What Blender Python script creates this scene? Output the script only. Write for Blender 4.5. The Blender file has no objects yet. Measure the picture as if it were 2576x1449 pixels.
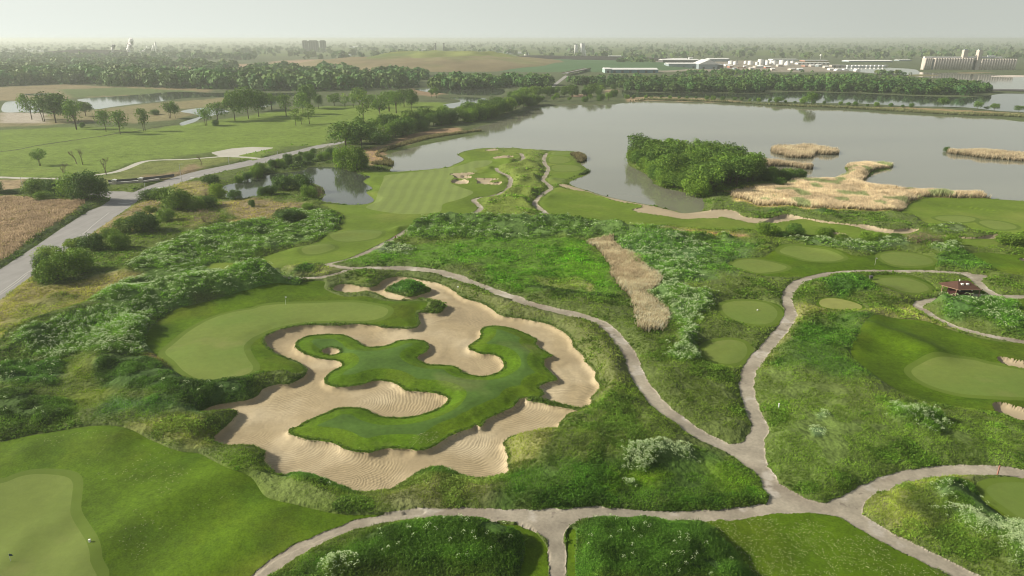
import bpy, math, random
import numpy as np
from mathutils import Vector
rng = np.random.default_rng(7); random.seed(7)
scene = bpy.context.scene
# ---------------------------------------------------------------- camera, sky, sun
CH = 60.0; PITCH = math.radians(19.8); FPX = 1740.6
cam_d = bpy.data.cameras.new("camera"); cam = bpy.data.objects.new("camera", cam_d)
scene.collection.objects.link(cam); scene.camera = cam
cam.location = (0, 0, CH); cam.rotation_euler = (math.pi/2 - PITCH, 0, 0)
cam_d.sensor_width = 36; cam_d.lens = 36*0.6757; cam_d.clip_start = 1; cam_d.clip_end = 60000
SUN_EL = math.radians(30); SUN_AZ = math.radians(-87)      # azimuth from +Y towards +X
world = bpy.data.worlds.new("World"); scene.world = world; world.use_nodes = True
nt = world.node_tree; bg = nt.nodes["Background"]
sky = nt.nodes.new("ShaderNodeTexSky"); sky.sky_type = 'NISHITA'; sky.sun_disc = False
sky.sun_elevation = SUN_EL; sky.sun_rotation = SUN_AZ
sky.air_density = 1.0; sky.dust_density = 2.2; sky.ozone_density = 1.0; sky.altitude = 60
hsv = nt.nodes.new("ShaderNodeHueSaturation"); hsv.inputs["Saturation"].default_value = 0.30
nt.links.new(sky.outputs[0], hsv.inputs["Color"]); 
# low haze band of the sky: pale near the horizon, brighter towards the sun
geo = nt.nodes.new("ShaderNodeTexCoord"); sep = nt.nodes.new("ShaderNodeSeparateXYZ"); nt.links.new(geo.outputs["Generated"], sep.inputs[0])
band = nt.nodes.new("ShaderNodeMapRange"); band.inputs["From Min"].default_value = .34; band.inputs["From Max"].default_value = 0.0; nt.links.new(sep.outputs["Z"], band.inputs["Value"])
side = nt.nodes.new("ShaderNodeMapRange"); side.inputs["From Min"].default_value = -.62; side.inputs["From Max"].default_value = .45; side.inputs["To Min"].default_value = 1.0; side.inputs["To Max"].default_value = 0.0; nt.links.new(sep.outputs["X"], side.inputs["Value"])
SKYK = 15.8
hc = nt.nodes.new("ShaderNodeMix"); hc.data_type = 'RGBA'; hc.inputs["A"].default_value = (.318*SKYK, .337*SKYK, .307*SKYK, 1); hc.inputs["B"].default_value = (.50*SKYK, .53*SKYK, .49*SKYK, 1); nt.links.new(side.outputs[0], hc.inputs["Factor"])
mxs = nt.nodes.new("ShaderNodeMix"); mxs.data_type = 'RGBA'; nt.links.new(band.outputs[0], mxs.inputs["Factor"]); nt.links.new(hsv.outputs[0], mxs.inputs["A"]); nt.links.new(hc.outputs["Result"], mxs.inputs["B"])
nt.links.new(mxs.outputs["Result"], bg.inputs["Color"])
bg.inputs["Strength"].default_value = 0.072
sun_d = bpy.data.lights.new("sun", 'SUN'); sun_d.energy = 4.8; sun_d.angle = math.radians(0.9); sun_d.color = (1.0, 0.90, 0.74)
sun = bpy.data.objects.new("sun", sun_d); scene.collection.objects.link(sun)
tosun = Vector((math.sin(SUN_AZ)*math.cos(SUN_EL), math.cos(SUN_AZ)*math.cos(SUN_EL), math.sin(SUN_EL)))
sun.rotation_euler = tosun.to_track_quat('Z', 'Y').to_euler(); sun.location = (-200, 100, 200)
vs = scene.view_settings; vs.view_transform = 'Standard'; vs.look = 'None'; vs.exposure = 0.65; vs.gamma = 1
scene.cycles.max_bounces = 6; scene.cycles.diffuse_bounces = 2; scene.cycles.glossy_bounces = 2
scene.cycles.transmission_bounces = 2; scene.cycles.volume_bounces = 1; scene.cycles.transparent_max_bounces = 4
scene.cycles.use_denoising = True; scene.cycles.pixel_filter_type = 'BLACKMAN_HARRIS'; scene.cycles.filter_width = 1.05
HAZE = 1.6e-4
# ---------------------------------------------------------------- helpers: measured outlines -> points on the land
CODES = {'F': (1, 0, 0)}
for k, x0 in enumerate((0, 632.5, 1265.0, 1905.1)):
    for r, (sc, y0) in {'A': (.26042, 76.7), 'B': (.2645, 325.8), 'C': (.2645, 690.0), 'D': (.2645, 1065.6)}.items():
        CODES[f"{r}{k+1}"] = (sc, x0, y0)
def PX(s):
    out = []; c = CODES['F']
    for t in s.split():
        if t in CODES: c = CODES[t]
        else:
            x, y = t.split(','); out.append((c[1]+c[0]*float(x), c[2]+c[0]*float(y)))
    return np.array(out)
def ground(p, z=0.0):
    p = np.atleast_2d(p); a = (p[:, 0]-1288)/FPX; b = (724.5-p[:, 1])/FPX
    dy = math.cos(PITCH)+b*math.sin(PITCH); dz = -math.sin(PITCH)+b*math.cos(PITCH)
    dz = np.minimum(dz, -0.0016); t = (z-CH)/dz
    return np.stack([a*t, dy*t], 1)
def mpp(Y): return (Y*math.cos(PITCH)+CH*math.sin(PITCH))/FPX     # metres per F pixel at distance Y
def top_height(Y, Fy):
    b = (724.5-Fy)/FPX
    return CH + Y*(-math.sin(PITCH)+b*math.cos(PITCH))/(math.cos(PITCH)+b*math.sin(PITCH))
def spline(P, n=4, closed=True):
    P = np.asarray(P, float); N = len(P)
    if closed: i0, i1, i2, i3 = [np.roll(P, k, 0) for k in (1, 0, -1, -2)]
    else:
        Q = np.vstack([2*P[0]-P[1], P, 2*P[-1]-P[-2]]); i0, i1, i2, i3 = Q[:-3], Q[1:-2], Q[2:-1], Q[3:]
    out = []
    for k in range(n):
        t = k/n
        out.append(0.5*((2*i1)+(-i0+i2)*t+(2*i0-5*i1+4*i2-i3)*t*t+(-i0+3*i1-3*i2+i3)*t**3))
    R = np.stack(out, 1).reshape(-1, 2)
    return R if closed else np.vstack([R, P[-1:]])
def poly(s, smooth=True, z=0.0):
    p = PX(s); p = spline(p) if smooth else p
    return ground(p, z)
def line(s, z=0.0): return ground(spline(PX(s), 5, False), z)
def seg_dist(P, A, B):
    out = np.empty(len(P), np.float32); D = B-A; L = (D**2).sum(1)+1e-9
    for i in range(0, len(P), 8192):
        p = P[i:i+8192, None, :]; ap = p-A[None]
        t = np.clip((ap*D[None]).sum(2)/L[None], 0, 1)
        out[i:i+8192] = np.sqrt((((ap-t[..., None]*D[None])**2).sum(2)).min(1))
    return out
def inside(P, Q):
    x, y = P[:, 0], P[:, 1]; c = np.zeros(len(P), bool)
    for a, b in zip(Q, np.roll(Q, -1, 0)):
        if a[1] == b[1]: continue
        m = (a[1] > y) != (b[1] > y)
        c ^= m & (x < (b[0]-a[0])*(y-a[1])/(b[1]-a[1])+a[0])
    return c
FARV = 40.0
def near_box(P, Q, m):
    lo, hi = Q.min(0)-m, Q.max(0)+m
    return np.where((P[:, 0] > lo[0]) & (P[:, 0] < hi[0]) & (P[:, 1] > lo[1]) & (P[:, 1] < hi[1]))[0]
def sdf_poly(P, Q, m=15.0):
    s = np.full(len(P), FARV, np.float32); i = near_box(P, Q, m)
    if len(i):
        ins = inside(P[i], Q); d = seg_dist(P[i], Q, np.roll(Q, -1, 0)); s[i] = np.where(ins, -d, d)
    return s
def dist_line(P, Q, m=30.0):
    s = np.full(len(P), FARV, np.float32); i = near_box(P, Q, m)
    if len(i): s[i] = seg_dist(P[i], Q[:-1], Q[1:])
    return s
def smooth01(x): x = np.clip(x, 0, 1); return x*x*(3-2*x)
def vnoise(x, y, s, seed=0):
    x = x/s+seed*17.3; y = y/s+seed*9.1; xi = np.floor(x); yi = np.floor(y); fx = x-xi; fy = y-yi
    h = lambda a, b: np.mod(np.sin(a*127.1+b*311.7+seed)*43758.5453, 1.0)
    fx = fx*fx*(3-2*fx); fy = fy*fy*(3-2*fy)
    return (h(xi, yi)*(1-fx)+h(xi+1, yi)*fx)*(1-fy)+(h(xi, yi+1)*(1-fx)+h(xi+1, yi+1)*fx)*fy
# ---------------------------------------------------------------- object helpers
def tag(o, label, cat=None, group=None, kind=None):
    o['label'] = label
    if cat: o['category'] = cat
    if group: o['group'] = group
    if kind: o['kind'] = kind
    return o
def link(o, parent=None):
    scene.collection.objects.link(o)
    if parent is not None: o.parent = parent
    return o
def empty(name, loc, rz=0.0):
    o = bpy.data.objects.new(name, None); o.location = loc; o.rotation_euler = (0, 0, rz); o.empty_display_size = 0.3
    return link(o)
def mesh_np(name, V, F, mat, parent=None, col=None, smooth=False, mats=None, mi=None):
    V = np.asarray(V, np.float32); F = np.asarray(F, np.int32); k = F.shape[1]
    me = bpy.data.meshes.new(name)
    me.vertices.add(len(V)); me.vertices.foreach_set('co', V.ravel())
    me.loops.add(F.size); me.loops.foreach_set('vertex_index', F.ravel())
    me.polygons.add(len(F)); me.polygons.foreach_set('loop_start', np.arange(0, F.size, k, dtype=np.int32))
    me.update(calc_edges=True)
    if smooth: me.polygons.foreach_set('use_smooth', np.ones(len(F), bool))
    if col is not None:
        a = me.attributes.new('Col', 'FLOAT_COLOR', 'POINT')
        c = np.ones((len(V), 4), np.float32); c[:, :3] = col; a.data.foreach_set('color', c.ravel())
    for m in (mats or [mat]): me.materials.append(m)
    if mi is not None: me.polygons.foreach_set('material_index', np.asarray(mi, np.int32))
    return link(bpy.data.objects.new(name, me), parent)
class MB:
    def __init__(s): s.v = []; s.f = []
    def add(s, v, f):
        n = len(s.v); s.v += [tuple(p) for p in v]; s.f += [[i+n for i in q] for q in f]
    def box(s, x0, x1, y0, y1, z0, z1):
        s.add([(x0,y0,z0),(x1,y0,z0),(x1,y1,z0),(x0,y1,z0),(x0,y0,z1),(x1,y0,z1),(x1,y1,z1),(x0,y1,z1)],
              [(0,3,2,1),(4,5,6,7),(0,1,5,4),(1,2,6,5),(2,3,7,6),(3,0,4,7)]); return s
    def cyl(s, x, y, z0, z1, r0, r1=None, n=12, cap=True):
        r1 = r0 if r1 is None else r1
        v = [(x+r*math.cos(2*math.pi*i/n), y+r*math.sin(2*math.pi*i/n), z) for z, r in ((z0, r0), (z1, r1)) for i in range(n)]
        f = [(i, (i+1) % n, n+(i+1) % n, n+i) for i in range(n)]
        if cap: f += [tuple(range(n, 2*n)), tuple(range(n-1, -1, -1))]
        s.add(v, f); return s
    def tube(s, pts, rad, n=6):
        pts = [Vector([float(c) for c in p]) for p in pts]; v = []
        for i, p in enumerate(pts):
            d = (pts[min(i+1, len(pts)-1)]-pts[max(i-1, 0)]).normalized()
            a = d.orthogonal().normalized(); b = d.cross(a)
            v += [tuple(p+float(rad[i])*(a*math.cos(2*math.pi*k/n)+b*math.sin(2*math.pi*k/n))) for k in range(n)]
        f = [(i*n+k, i*n+(k+1) % n, (i+1)*n+(k+1) % n, (i+1)*n+k) for i in range(len(pts)-1) for k in range(n)]
        f += [tuple(range(n-1, -1, -1)), tuple((len(pts)-1)*n+k for k in range(n))]
        s.add(v, f); return s
    def prism(s, prof, y0, y1):                       # profile in x,z extruded along y
        n = len(prof); v = [(x, y0, z) for x, z in prof]+[(x, y1, z) for x, z in prof]
        s.add(v, [tuple(range(n)), tuple(range(2*n-1, n-1, -1))]+[(i, i+n, (i+1) % n+n, (i+1) % n) for i in range(n)]); return s
    def build(s, name, mat, parent=None, smooth=False):
        me = bpy.data.meshes.new(name); me.from_pydata(s.v, [], s.f); me.validate(); me.update()
        if smooth:
            for p in me.polygons: p.use_smooth = True
        me.materials.append(mat)
        return link(bpy.data.objects.new(name, me), parent)
# ---------------------------------------------------------------- materials
def newmat(name):
    m = bpy.data.materials.new(name); m.use_nodes = True; return m, m.node_tree, m.node_tree.nodes['Principled BSDF']
def nd(nt, t, **kw):
    n = nt.nodes.new(t)
    for k, v in kw.items(): setattr(n, k, v)
    return n
def mul_noise(nt, col, scale, amt, detail=3, rough=.6, vec=None, stretch=None):
    """colour * (1 + amt*(noise-0.5)*2), noise in world metres"""
    geo = nd(nt, 'ShaderNodeNewGeometry'); v = vec or geo.outputs['Position']
    if stretch:
        mp = nd(nt, 'ShaderNodeMapping'); mp.inputs['Rotation'].default_value = (0, 0, stretch[0]); mp.inputs['Scale'].default_value = (stretch[1], stretch[2], 1)
        nt.links.new(v, mp.inputs['Vector']); v = mp.outputs[0]
    n = nd(nt, 'ShaderNodeTexNoise'); n.inputs['Scale'].default_value = scale; n.inputs['Detail'].default_value = detail; n.inputs['Roughness'].default_value = rough
    nt.links.new(v, n.inputs['Vector'])
    mr = nd(nt, 'ShaderNodeMapRange'); mr.inputs['From Min'].default_value = .25; mr.inputs['From Max'].default_value = .75
    mr.inputs['To Min'].default_value = 1-amt; mr.inputs['To Max'].default_value = 1+amt
    nt.links.new(n.outputs['Fac'], mr.inputs['Value'])
    vm = nd(nt, 'ShaderNodeVectorMath', operation='SCALE'); nt.links.new(col, vm.inputs[0]); nt.links.new(mr.outputs[0], vm.inputs['Scale'])
    return vm.outputs[0]
def mix_noise(nt, col, col2, scale, lo, hi, amt=1.0, detail=3):
    geo = nd(nt, 'ShaderNodeNewGeometry'); n = nd(nt, 'ShaderNodeTexNoise'); n.inputs['Scale'].default_value = scale; n.inputs['Detail'].default_value = detail
    nt.links.new(geo.outputs['Position'], n.inputs['Vector'])
    mr = nd(nt, 'ShaderNodeMapRange'); mr.inputs['From Min'].default_value = lo; mr.inputs['From Max'].default_value = hi; mr.inputs['To Max'].default_value = amt
    nt.links.new(n.outputs['Fac'], mr.inputs['Value'])
    mx = nd(nt, 'ShaderNodeMix', data_type='RGBA'); nt.links.new(mr.outputs[0], mx.inputs['Factor']); nt.links.new(col, mx.inputs['A']); mx.inputs['B'].default_value = (*col2, 1)
    return mx.outputs['Result']
def bump(nt, b, scale, dist, strength=1.0, detail=3):
    geo = nd(nt, 'ShaderNodeNewGeometry'); n = nd(nt, 'ShaderNodeTexNoise'); n.inputs['Scale'].default_value = scale; n.inputs['Detail'].default_value = detail
    nt.links.new(geo.outputs['Position'], n.inputs['Vector'])
    bp = nd(nt, 'ShaderNodeBump'); bp.inputs['Strength'].default_value = strength; bp.inputs['Distance'].default_value = dist
    nt.links.new(n.outputs['Fac'], bp.inputs['Height']); nt.links.new(bp.outputs[0], b.inputs['Normal']); return bp
def surf(name, base, noises=((.05, .15),), rough=.85, mixes=(), bmp=None, attr=False, stretch=None):
    m, nt, b = newmat(name)
    if attr: a = nd(nt, 'ShaderNodeAttribute', attribute_name='Col'); col = a.outputs['Color']
    else: a = nd(nt, 'ShaderNodeRGB'); a.outputs[0].default_value = (*base, 1); col = a.outputs[0]
    for c2, sc, lo, hi, am in mixes: col = mix_noise(nt, col, c2, sc, lo, hi, am)
    for nz in noises: col = mul_noise(nt, col, nz[0], nz[1], stretch=nz[2] if len(nz) > 2 else None)
    nt.links.new(col, b.inputs['Base Color']); b.inputs['Roughness'].default_value = rough; b.inputs['Specular IOR Level'].default_value = .08
    if bmp: bump(nt, b, *bmp)
    return m
def foliage(name, trans=.3):
    m, nt, b = newmat(name)
    a = nd(nt, 'ShaderNodeAttribute', attribute_name='Col'); oi = nd(nt, 'ShaderNodeObjectInfo')
    mr = nd(nt, 'ShaderNodeMapRange'); mr.inputs['To Min'].default_value = .8; mr.inputs['To Max'].default_value = 1.2; nt.links.new(oi.outputs['Random'], mr.inputs['Value'])
    vm = nd(nt, 'ShaderNodeVectorMath', operation='SCALE'); nt.links.new(a.outputs['Color'], vm.inputs[0]); nt.links.new(mr.outputs[0], vm.inputs['Scale'])
    b.inputs['Roughness'].default_value = .65; b.inputs['Specular IOR Level'].default_value = .2
    t = nd(nt, 'ShaderNodeBsdfTranslucent'); mx = nd(nt, 'ShaderNodeMixShader'); mx.inputs[0].default_value = trans
    nt.links.new(vm.outputs[0], b.inputs['Base Color']); nt.links.new(vm.outputs[0], t.inputs['Color'])
    nt.links.new(b.outputs[0], mx.inputs[1]); nt.links.new(t.outputs[0], mx.inputs[2])
    nt.links.new(mx.outputs[0], nt.nodes['Material Output'].inputs['Surface']); return m
M_FOL = foliage('foliage', .16); M_WEED = foliage('weed_leaves', .35); M_REED = foliage('reed_stalks', .45)
M_BARK = surf('bark', (.09, .07, .05), ((3, .3),))
M_TWIG = surf('twigs', (.16, .12, .085), ((3, .25),))
M_GROUND = surf('rough_ground', (0, 0, 0), ((.035, .16), (.25, .26), (1.3, .25), (3.5, .2)), .9, attr=True, bmp=(1.2, .5, .9))
M_TURF = surf('mown_rough', (.058, .106, .004), ((.03, .2), (.12, .22), (.9, .22), (3.5, .28), (.12, .12, (.5, 1, .15))), .8,
              mixes=(((.105, .125, .012), .055, .52, .72, .5), ((.036, .08, .006), .09, .55, .75, .6)), bmp=(2.2, .10, .5))
M_TURF2 = surf('far_turf', (.10, .155, .018), ((.02, .16), (.09, .15), (.7, .12)), .8, mixes=(((.18, .19, .05), .04, .5, .75, .5),), bmp=(1.5, .06, .4))
M_GREEN = surf('putting_surface', (.125, .170, .036), ((.02, .12), (.1, .10), (.8, .06), (3, .05)), .75, mixes=(((.095, .15, .028), .05, .48, .65, .7), ((.17, .18, .06), .11, .6, .75, .5)))
M_COLLAR = surf('green_collar', (.085, .13, .018), ((.05, .1), (.6, .06)), .8)
M_ISLEIN = surf('island_fairway', (.058, .112, .020), ((.03, .15), (.15, .15), (1.2, .15), (.25, .12, (.6, .2, 1.2))), .8, mixes=(((.12, .13, .05), .06, .58, .72, .6),))
M_ISLE = surf('island_turf', (.062, .122, .005), ((.04, .18), (.2, .22), (1.5, .25), (4, .25)), .8, mixes=(((.08, .13, .008), .07, .45, .65, .8), ((.16, .16, .07), .06, .62, .74, .5)), bmp=(2.0, .08, .5))
M_TAN = surf('worn_tee', (.185, .205, .06), ((.05, .12), (.4, .1)), .85)
M_PATH = surf('cart_path_concrete', (.275, .252, .200), ((.05, .12), (.35, .22), (2.5, .14)), .9, mixes=(((.185, .160, .125), .09, .5, .66, .75), ((.38, .36, .32), .2, .58, .64, .6), ((.14, .12, .10), .5, .66, .70, .6)), bmp=(3, .02, .4))
M_ROAD = surf('asphalt', (.25, .248, .24), ((.03, .08), (.3, .08), (.5, .12, (math.radians(-57), 1.2, .02))), .9)
M_GRAVEL = surf('pale_gravel', (.38, .375, .33), ((.05, .1), (.5, .08)), .9)
def stripes(name, p0, p1, width):
    """mown turf whose stripes run from world point p0 to p1"""
    m, nt, b = newmat(name); a = nd(nt, 'ShaderNodeRGB'); a.outputs[0].default_value = (.142, .192, .042, 1); col = a.outputs[0]
    geo = nd(nt, 'ShaderNodeNewGeometry'); ang = math.atan2(p1[1]-p0[1], p1[0]-p0[0])
    nvec = (-math.sin(ang), math.cos(ang), 0)
    dt = nd(nt, 'ShaderNodeVectorMath', operation='DOT_PRODUCT'); dt.inputs[1].default_value = nvec; nt.links.new(geo.outputs['Position'], dt.inputs[0])
    n = nd(nt, 'ShaderNodeTexNoise'); n.inputs['Scale'].default_value = .03; nt.links.new(geo.outputs['Position'], n.inputs['Vector'])
    s1 = nd(nt, 'ShaderNodeMath', operation='MULTIPLY_ADD'); nt.links.new(n.outputs['Fac'], s1.inputs[0]); s1.inputs[1].default_value = 5; nt.links.new(dt.outputs['Value'], s1.inputs[2])
    s2 = nd(nt, 'ShaderNodeMath', operation='MULTIPLY'); nt.links.new(s1.outputs[0], s2.inputs[0]); s2.inputs[1].default_value = math.pi/width
    s3 = nd(nt, 'ShaderNodeMath', operation='SINE'); nt.links.new(s2.outputs[0], s3.inputs[0])
    mr = nd(nt, 'ShaderNodeMapRange'); mr.inputs['From Min'].default_value = -.5; mr.inputs['From Max'].default_value = .5; mr.inputs['To Min'].default_value = .94; mr.inputs['To Max'].default_value = 1.08
    nt.links.new(s3.outputs[0], mr.inputs['Value'])
    vm = nd(nt, 'ShaderNodeVectorMath', operation='SCALE'); nt.links.new(col, vm.inputs[0]); nt.links.new(mr.outputs[0], vm.inputs['Scale'])
    col = mul_noise(nt, vm.outputs[0], .05, .10); col = mul_noise(nt, col, .5, .06)
    nt.links.new(col, b.inputs['Base Color']); b.inputs['Roughness'].default_value = .75; b.inputs['Specular IOR Level'].default_value = .25; return m
def sand(name, arcs):
    m, nt, b = newmat(name); a = nd(nt, 'ShaderNodeRGB'); a.outputs[0].default_value = (.285, .236, .145, 1); col = a.outputs[0]
    geo = nd(nt, 'ShaderNodeNewGeometry'); P = geo.outputs['Position']; acc = None
    n = nd(nt, 'ShaderNodeTexNoise'); n.inputs['Scale'].default_value = .22; n.inputs['Detail'].default_value = 5; nt.links.new(P, n.inputs['Vector'])
    for (cx, cy, px, py, r, f) in arcs:
        d = nd(nt, 'ShaderNodeVectorMath', operation='DISTANCE'); nt.links.new(P, d.inputs[0]); d.inputs[1].default_value = (cx, cy, -1)
        w = nd(nt, 'ShaderNodeMath', operation='MULTIPLY_ADD'); nt.links.new(n.outputs['Fac'], w.inputs[0]); w.inputs[1].default_value = 2.4; nt.links.new(d.outputs['Value'], w.inputs[2])
        k = nd(nt, 'ShaderNodeMath', operation='MULTIPLY'); nt.links.new(w.outputs[0], k.inputs[0]); k.inputs[1].default_value = f
        s = nd(nt, 'ShaderNodeMath', operation='SINE'); nt.links.new(k.outputs[0], s.inputs[0])
        e = nd(nt, 'ShaderNodeVectorMath', operation='DISTANCE'); nt.links.new(P, e.inputs[0]); e.inputs[1].default_value = (px, py, -1)
        mk = nd(nt, 'ShaderNodeMapRange', interpolation_type='SMOOTHSTEP'); nt.links.new(e.outputs['Value'], mk.inputs['Value'])
        mk.inputs['From Min'].default_value = r; mk.inputs['From Max'].default_value = r*.35
        q = nd(nt, 'ShaderNodeMath', operation='MULTIPLY'); nt.links.new(s.outputs[0], q.inputs[0]); nt.links.new(mk.outputs[0], q.inputs[1])
        if acc is None: acc = q.outputs[0]
        else:
            ad = nd(nt, 'ShaderNodeMath', operation='ADD'); nt.links.new(acc, ad.inputs[0]); nt.links.new(q.outputs[0], ad.inputs[1]); acc = ad.outputs[0]
    col = mix_noise(nt, col, (.40, .345, .235), .07, .48, .66, .8); col = mix_noise(nt, col, (.23, .19, .125), .045, .56, .74, .6); col = mul_noise(nt, col, .06, .10); col = mul_noise(nt, col, .6, .08); col = mul_noise(nt, col, 2.5, .06)
    if acc is not None:   # rake ripples also in the colour: crests paler, troughs darker
        mr = nd(nt, 'ShaderNodeMapRange'); mr.inputs['From Min'].default_value = -1; mr.inputs['To Min'].default_value = .90; mr.inputs['To Max'].default_value = 1.17
        nt.links.new(acc, mr.inputs['Value']); vm = nd(nt, 'ShaderNodeVectorMath', operation='SCALE'); nt.links.new(col, vm.inputs[0]); nt.links.new(mr.outputs[0], vm.inputs['Scale']); col = vm.outputs[0]
        bp = nd(nt, 'ShaderNodeBump'); bp.inputs['Distance'].default_value = .016; bp.inputs['Strength'].default_value = .7; nt.links.new(acc, bp.inputs['Height'])
        n2 = nd(nt, 'ShaderNodeTexNoise'); n2.inputs['Scale'].default_value = 1.2; nt.links.new(P, n2.inputs['Vector'])
        b2 = nd(nt, 'ShaderNodeBump'); b2.inputs['Distance'].default_value = .12; b2.inputs['Strength'].default_value = .6; nt.links.new(n2.outputs['Fac'], b2.inputs['Height']); nt.links.new(bp.outputs[0], b2.inputs['Normal'])
        nt.links.new(b2.outputs[0], b.inputs['Normal'])
    nt.links.new(col, b.inputs['Base Color']); b.inputs['Roughness'].default_value = .95; b.inputs['Specular IOR Level'].default_value = .1; return m
def water(name, base):
    m, nt, b = newmat(name); a = nd(nt, 'ShaderNodeRGB'); a.outputs[0].default_value = (*base, 1)
    col = mul_noise(nt, a.outputs[0], .006, .25, stretch=(.15, .6, 1.6))
    nt.links.new(col, b.inputs['Base Color']); b.inputs['Roughness'].default_value = .06; b.inputs['IOR'].default_value = 1.42; b.inputs['Specular IOR Level'].default_value = .5
    geo = nd(nt, 'ShaderNodeNewGeometry'); mp = nd(nt, 'ShaderNodeMapping'); mp.inputs['Scale'].default_value = (.6, .25, 1); nt.links.new(geo.outputs['Position'], mp.inputs['Vector'])
    n = nd(nt, 'ShaderNodeTexNoise'); n.inputs['Scale'].default_value = 1.0; n.inputs['Detail'].default_value = 2; nt.links.new(mp.outputs[0], n.inputs['Vector'])
    bp = nd(nt, 'ShaderNodeBump'); bp.inputs['Distance'].default_value = .03; bp.inputs['Strength'].default_value = .25; nt.links.new(n.outputs['Fac'], bp.inputs['Height']); nt.links.new(bp.outputs[0], b.inputs['Normal'])
    return m
M_WATER = water('lake_water', (.165, .17, .125)); M_POND = water('pond_water', (.045, .055, .04)); M_CHAN = water('channel_water', (.04, .05, .035))
# ---------------------------------------------------------------- outlines of the land (measured, then laid on the ground)
SAND_OUT = poly("""C2 780,120 850,95 930,95 1040,115 1130,125 1200,100 1240,60 1320,30 1420,22 1530,35 1650,60 1760,80 1850,115 1930,160 1990,210 2060,240 2150,260 2220,290 2290,335 2340,375 2400,400 2480,408
C3 0,402 100,412 200,425 300,445 400,465 470,490 540,530 610,575 650,620 668,690 720,735 765,775 790,840 850,895 885,935 880,990 925,1065 890,1120 840,1170 845,1210 840,1245 780,1265 720,1290 700,1305 640,1320 580,1365 550,1400 530,1449
D3 510,50 380,65 200,100 90,120 30,160 8,185 25,250 45,310 40,380 60,460 0,485 D2 2350,495 2250,515 2130,520 2020,500 1940,460 1860,425 1780,412 1690,418 1600,450 1520,500 1450,555 1380,600 1330,625 1240,625 1140,640 1040,650 960,640 900,605 800,570 700,530 620,500 520,478 420,470 350,475 320,490 240,465 190,430 155,400 122,350 125,270 90,240 30,210
D1 2380,205 2300,200 2200,210 2100,190 2035,160 2045,120 2100,60 2180,0 C1 2220,1370 2260,1320 2240,1290 2150,1290 2050,1300 1940,1310 1920,1300 1960,1275 2080,1240 2200,1220 2330,1200 2430,1165 C2 90,1115 120,1085 230,1050 350,1045 460,1000 530,930 520,890 470,850 420,820 340,790 230,750 190,710 140,670 125,620 150,580 200,560 260,530 350,510 450,490 600,480 750,490 900,480 1050,475 1180,490 1250,505 1400,515 1500,520 1580,500 1605,460 1590,410 1590,370 1650,365 1780,370 1830,330 1850,290 1820,275 1700,245 1600,240 1480,245 1380,245 1300,235 1240,205 1180,180 1100,165 960,178 860,172 790,155""")
ISLE = poly("""C2 412,670 440,630 520,590 620,572 750,568 870,572 950,600 1010,635 1050,670 1110,687 1200,688 1300,670 1380,635 1460,620 1560,620 1640,630 1680,660 1690,700 1660,740 1600,770 1575,800 1620,830 1700,855 1800,858 1900,865 1970,890 2020,930 2090,955 2200,965 2300,950 2380,905 2400,870 2385,820 2340,780 2280,760 2180,755 2090,720 2060,685 2100,655 2160,610 2180,575 2180,525 2220,500 2300,487 2400,495
C3 0,495 80,510 180,545 270,585 325,625 310,665 370,710 430,745 470,765 460,785 410,800 390,850 420,900 470,940 510,980 505,1010 440,1025 370,1050 345,1080 385,1130 350,1165 250,1175 170,1180 140,1220 80,1270 C2 2370,1315 2300,1350 2230,1380 D2 2180,29 2130,10 2080,50 1980,80 1880,120 1780,190 1680,240 1580,255 1480,240 1350,238 1240,245 1150,270 1070,275 960,262 880,235 820,200 760,180 660,165 520,150 400,115 350,80 380,40
C2 430,1449 500,1400 620,1350 720,1310 800,1275 900,1263 1030,1268 1110,1290 1180,1330 1280,1355 1400,1358 1550,1345 1700,1305 1800,1260 1850,1215 1865,1180 1820,1150 1740,1130 1600,1115 1480,1105 1420,1075 1340,1030 1240,1012 1150,1015 1060,1045 950,1065 830,1070 750,1060 700,1030 695,990 740,935 800,900 855,870 850,840 790,820 700,812 600,790 500,755 430,710""")
POT = poly("C2 665,665 690,642 752,632 815,642 838,665 815,688 752,699 690,690", z=1.5)
DUNE = poly("C2 1262,150 1340,115 1420,88 1500,78 1570,90 1640,112 1705,140 1695,165 1620,190 1540,212 1450,207 1350,180")
BANK = line("C3 250,1190 330,1200 450,1228 560,1250 660,1268 745,1290")
LAKE = poly("""B2 1330,392 1600,380 1850,355 1930,325 2020,280 1965,235 2010,205 2130,180 2250,170 2536,172 B3 145,176 400,192 640,200 740,215 795,245 790,290 740,320 780,350 825,395 780,430 640,490 670,530 830,580 950,620 1200,675 1450,720 1600,758 1720,785 1880,770 1915,720 1890,640 1700,585 1600,560 1450,515 1400,450 1300,385 1200,335 1195,280 1260,255 1500,285 1800,305 2100,345 2380,395 2470,425
B4 40,430 200,440 430,480 600,485 780,470 850,400 835,350 1000,345 1265,365 1200,385 1080,415 1050,450 1000,490 990,515 1100,545 1300,575 1500,590 1650,590 1800,610 2000,610 2150,625 2230,650 2536,672 2800,700 3300,740 3300,-250 A4 2700,870 2300,845 1900,830 1500,810 1100,785 800,765 500,755 300,745 0,725 A3 2200,712 2000,700 1700,690 1400,680 1250,690 1150,700 1000,715 800,718 500,724 300,750 120,800 0,850 A2 2350,885 2250,910 2100,960 B2 2230,20 2000,70 1800,110 1600,150 1400,200 1240,250 1290,262 1340,300 1345,340""")
CHAN = poly("""A3 1170,560 1200,590 1500,600 2000,603 2536,605 A4 300,590 700,597 1000,605 1500,628 2000,640 2250,622 2400,605 2700,610 2950,620 2950,800 2536,782 2300,770 2000,738 1500,728 1000,702 600,697 300,685 0,680 A3 2300,655 2000,645 1600,635 1300,638 1180,645 1150,600""")
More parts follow.
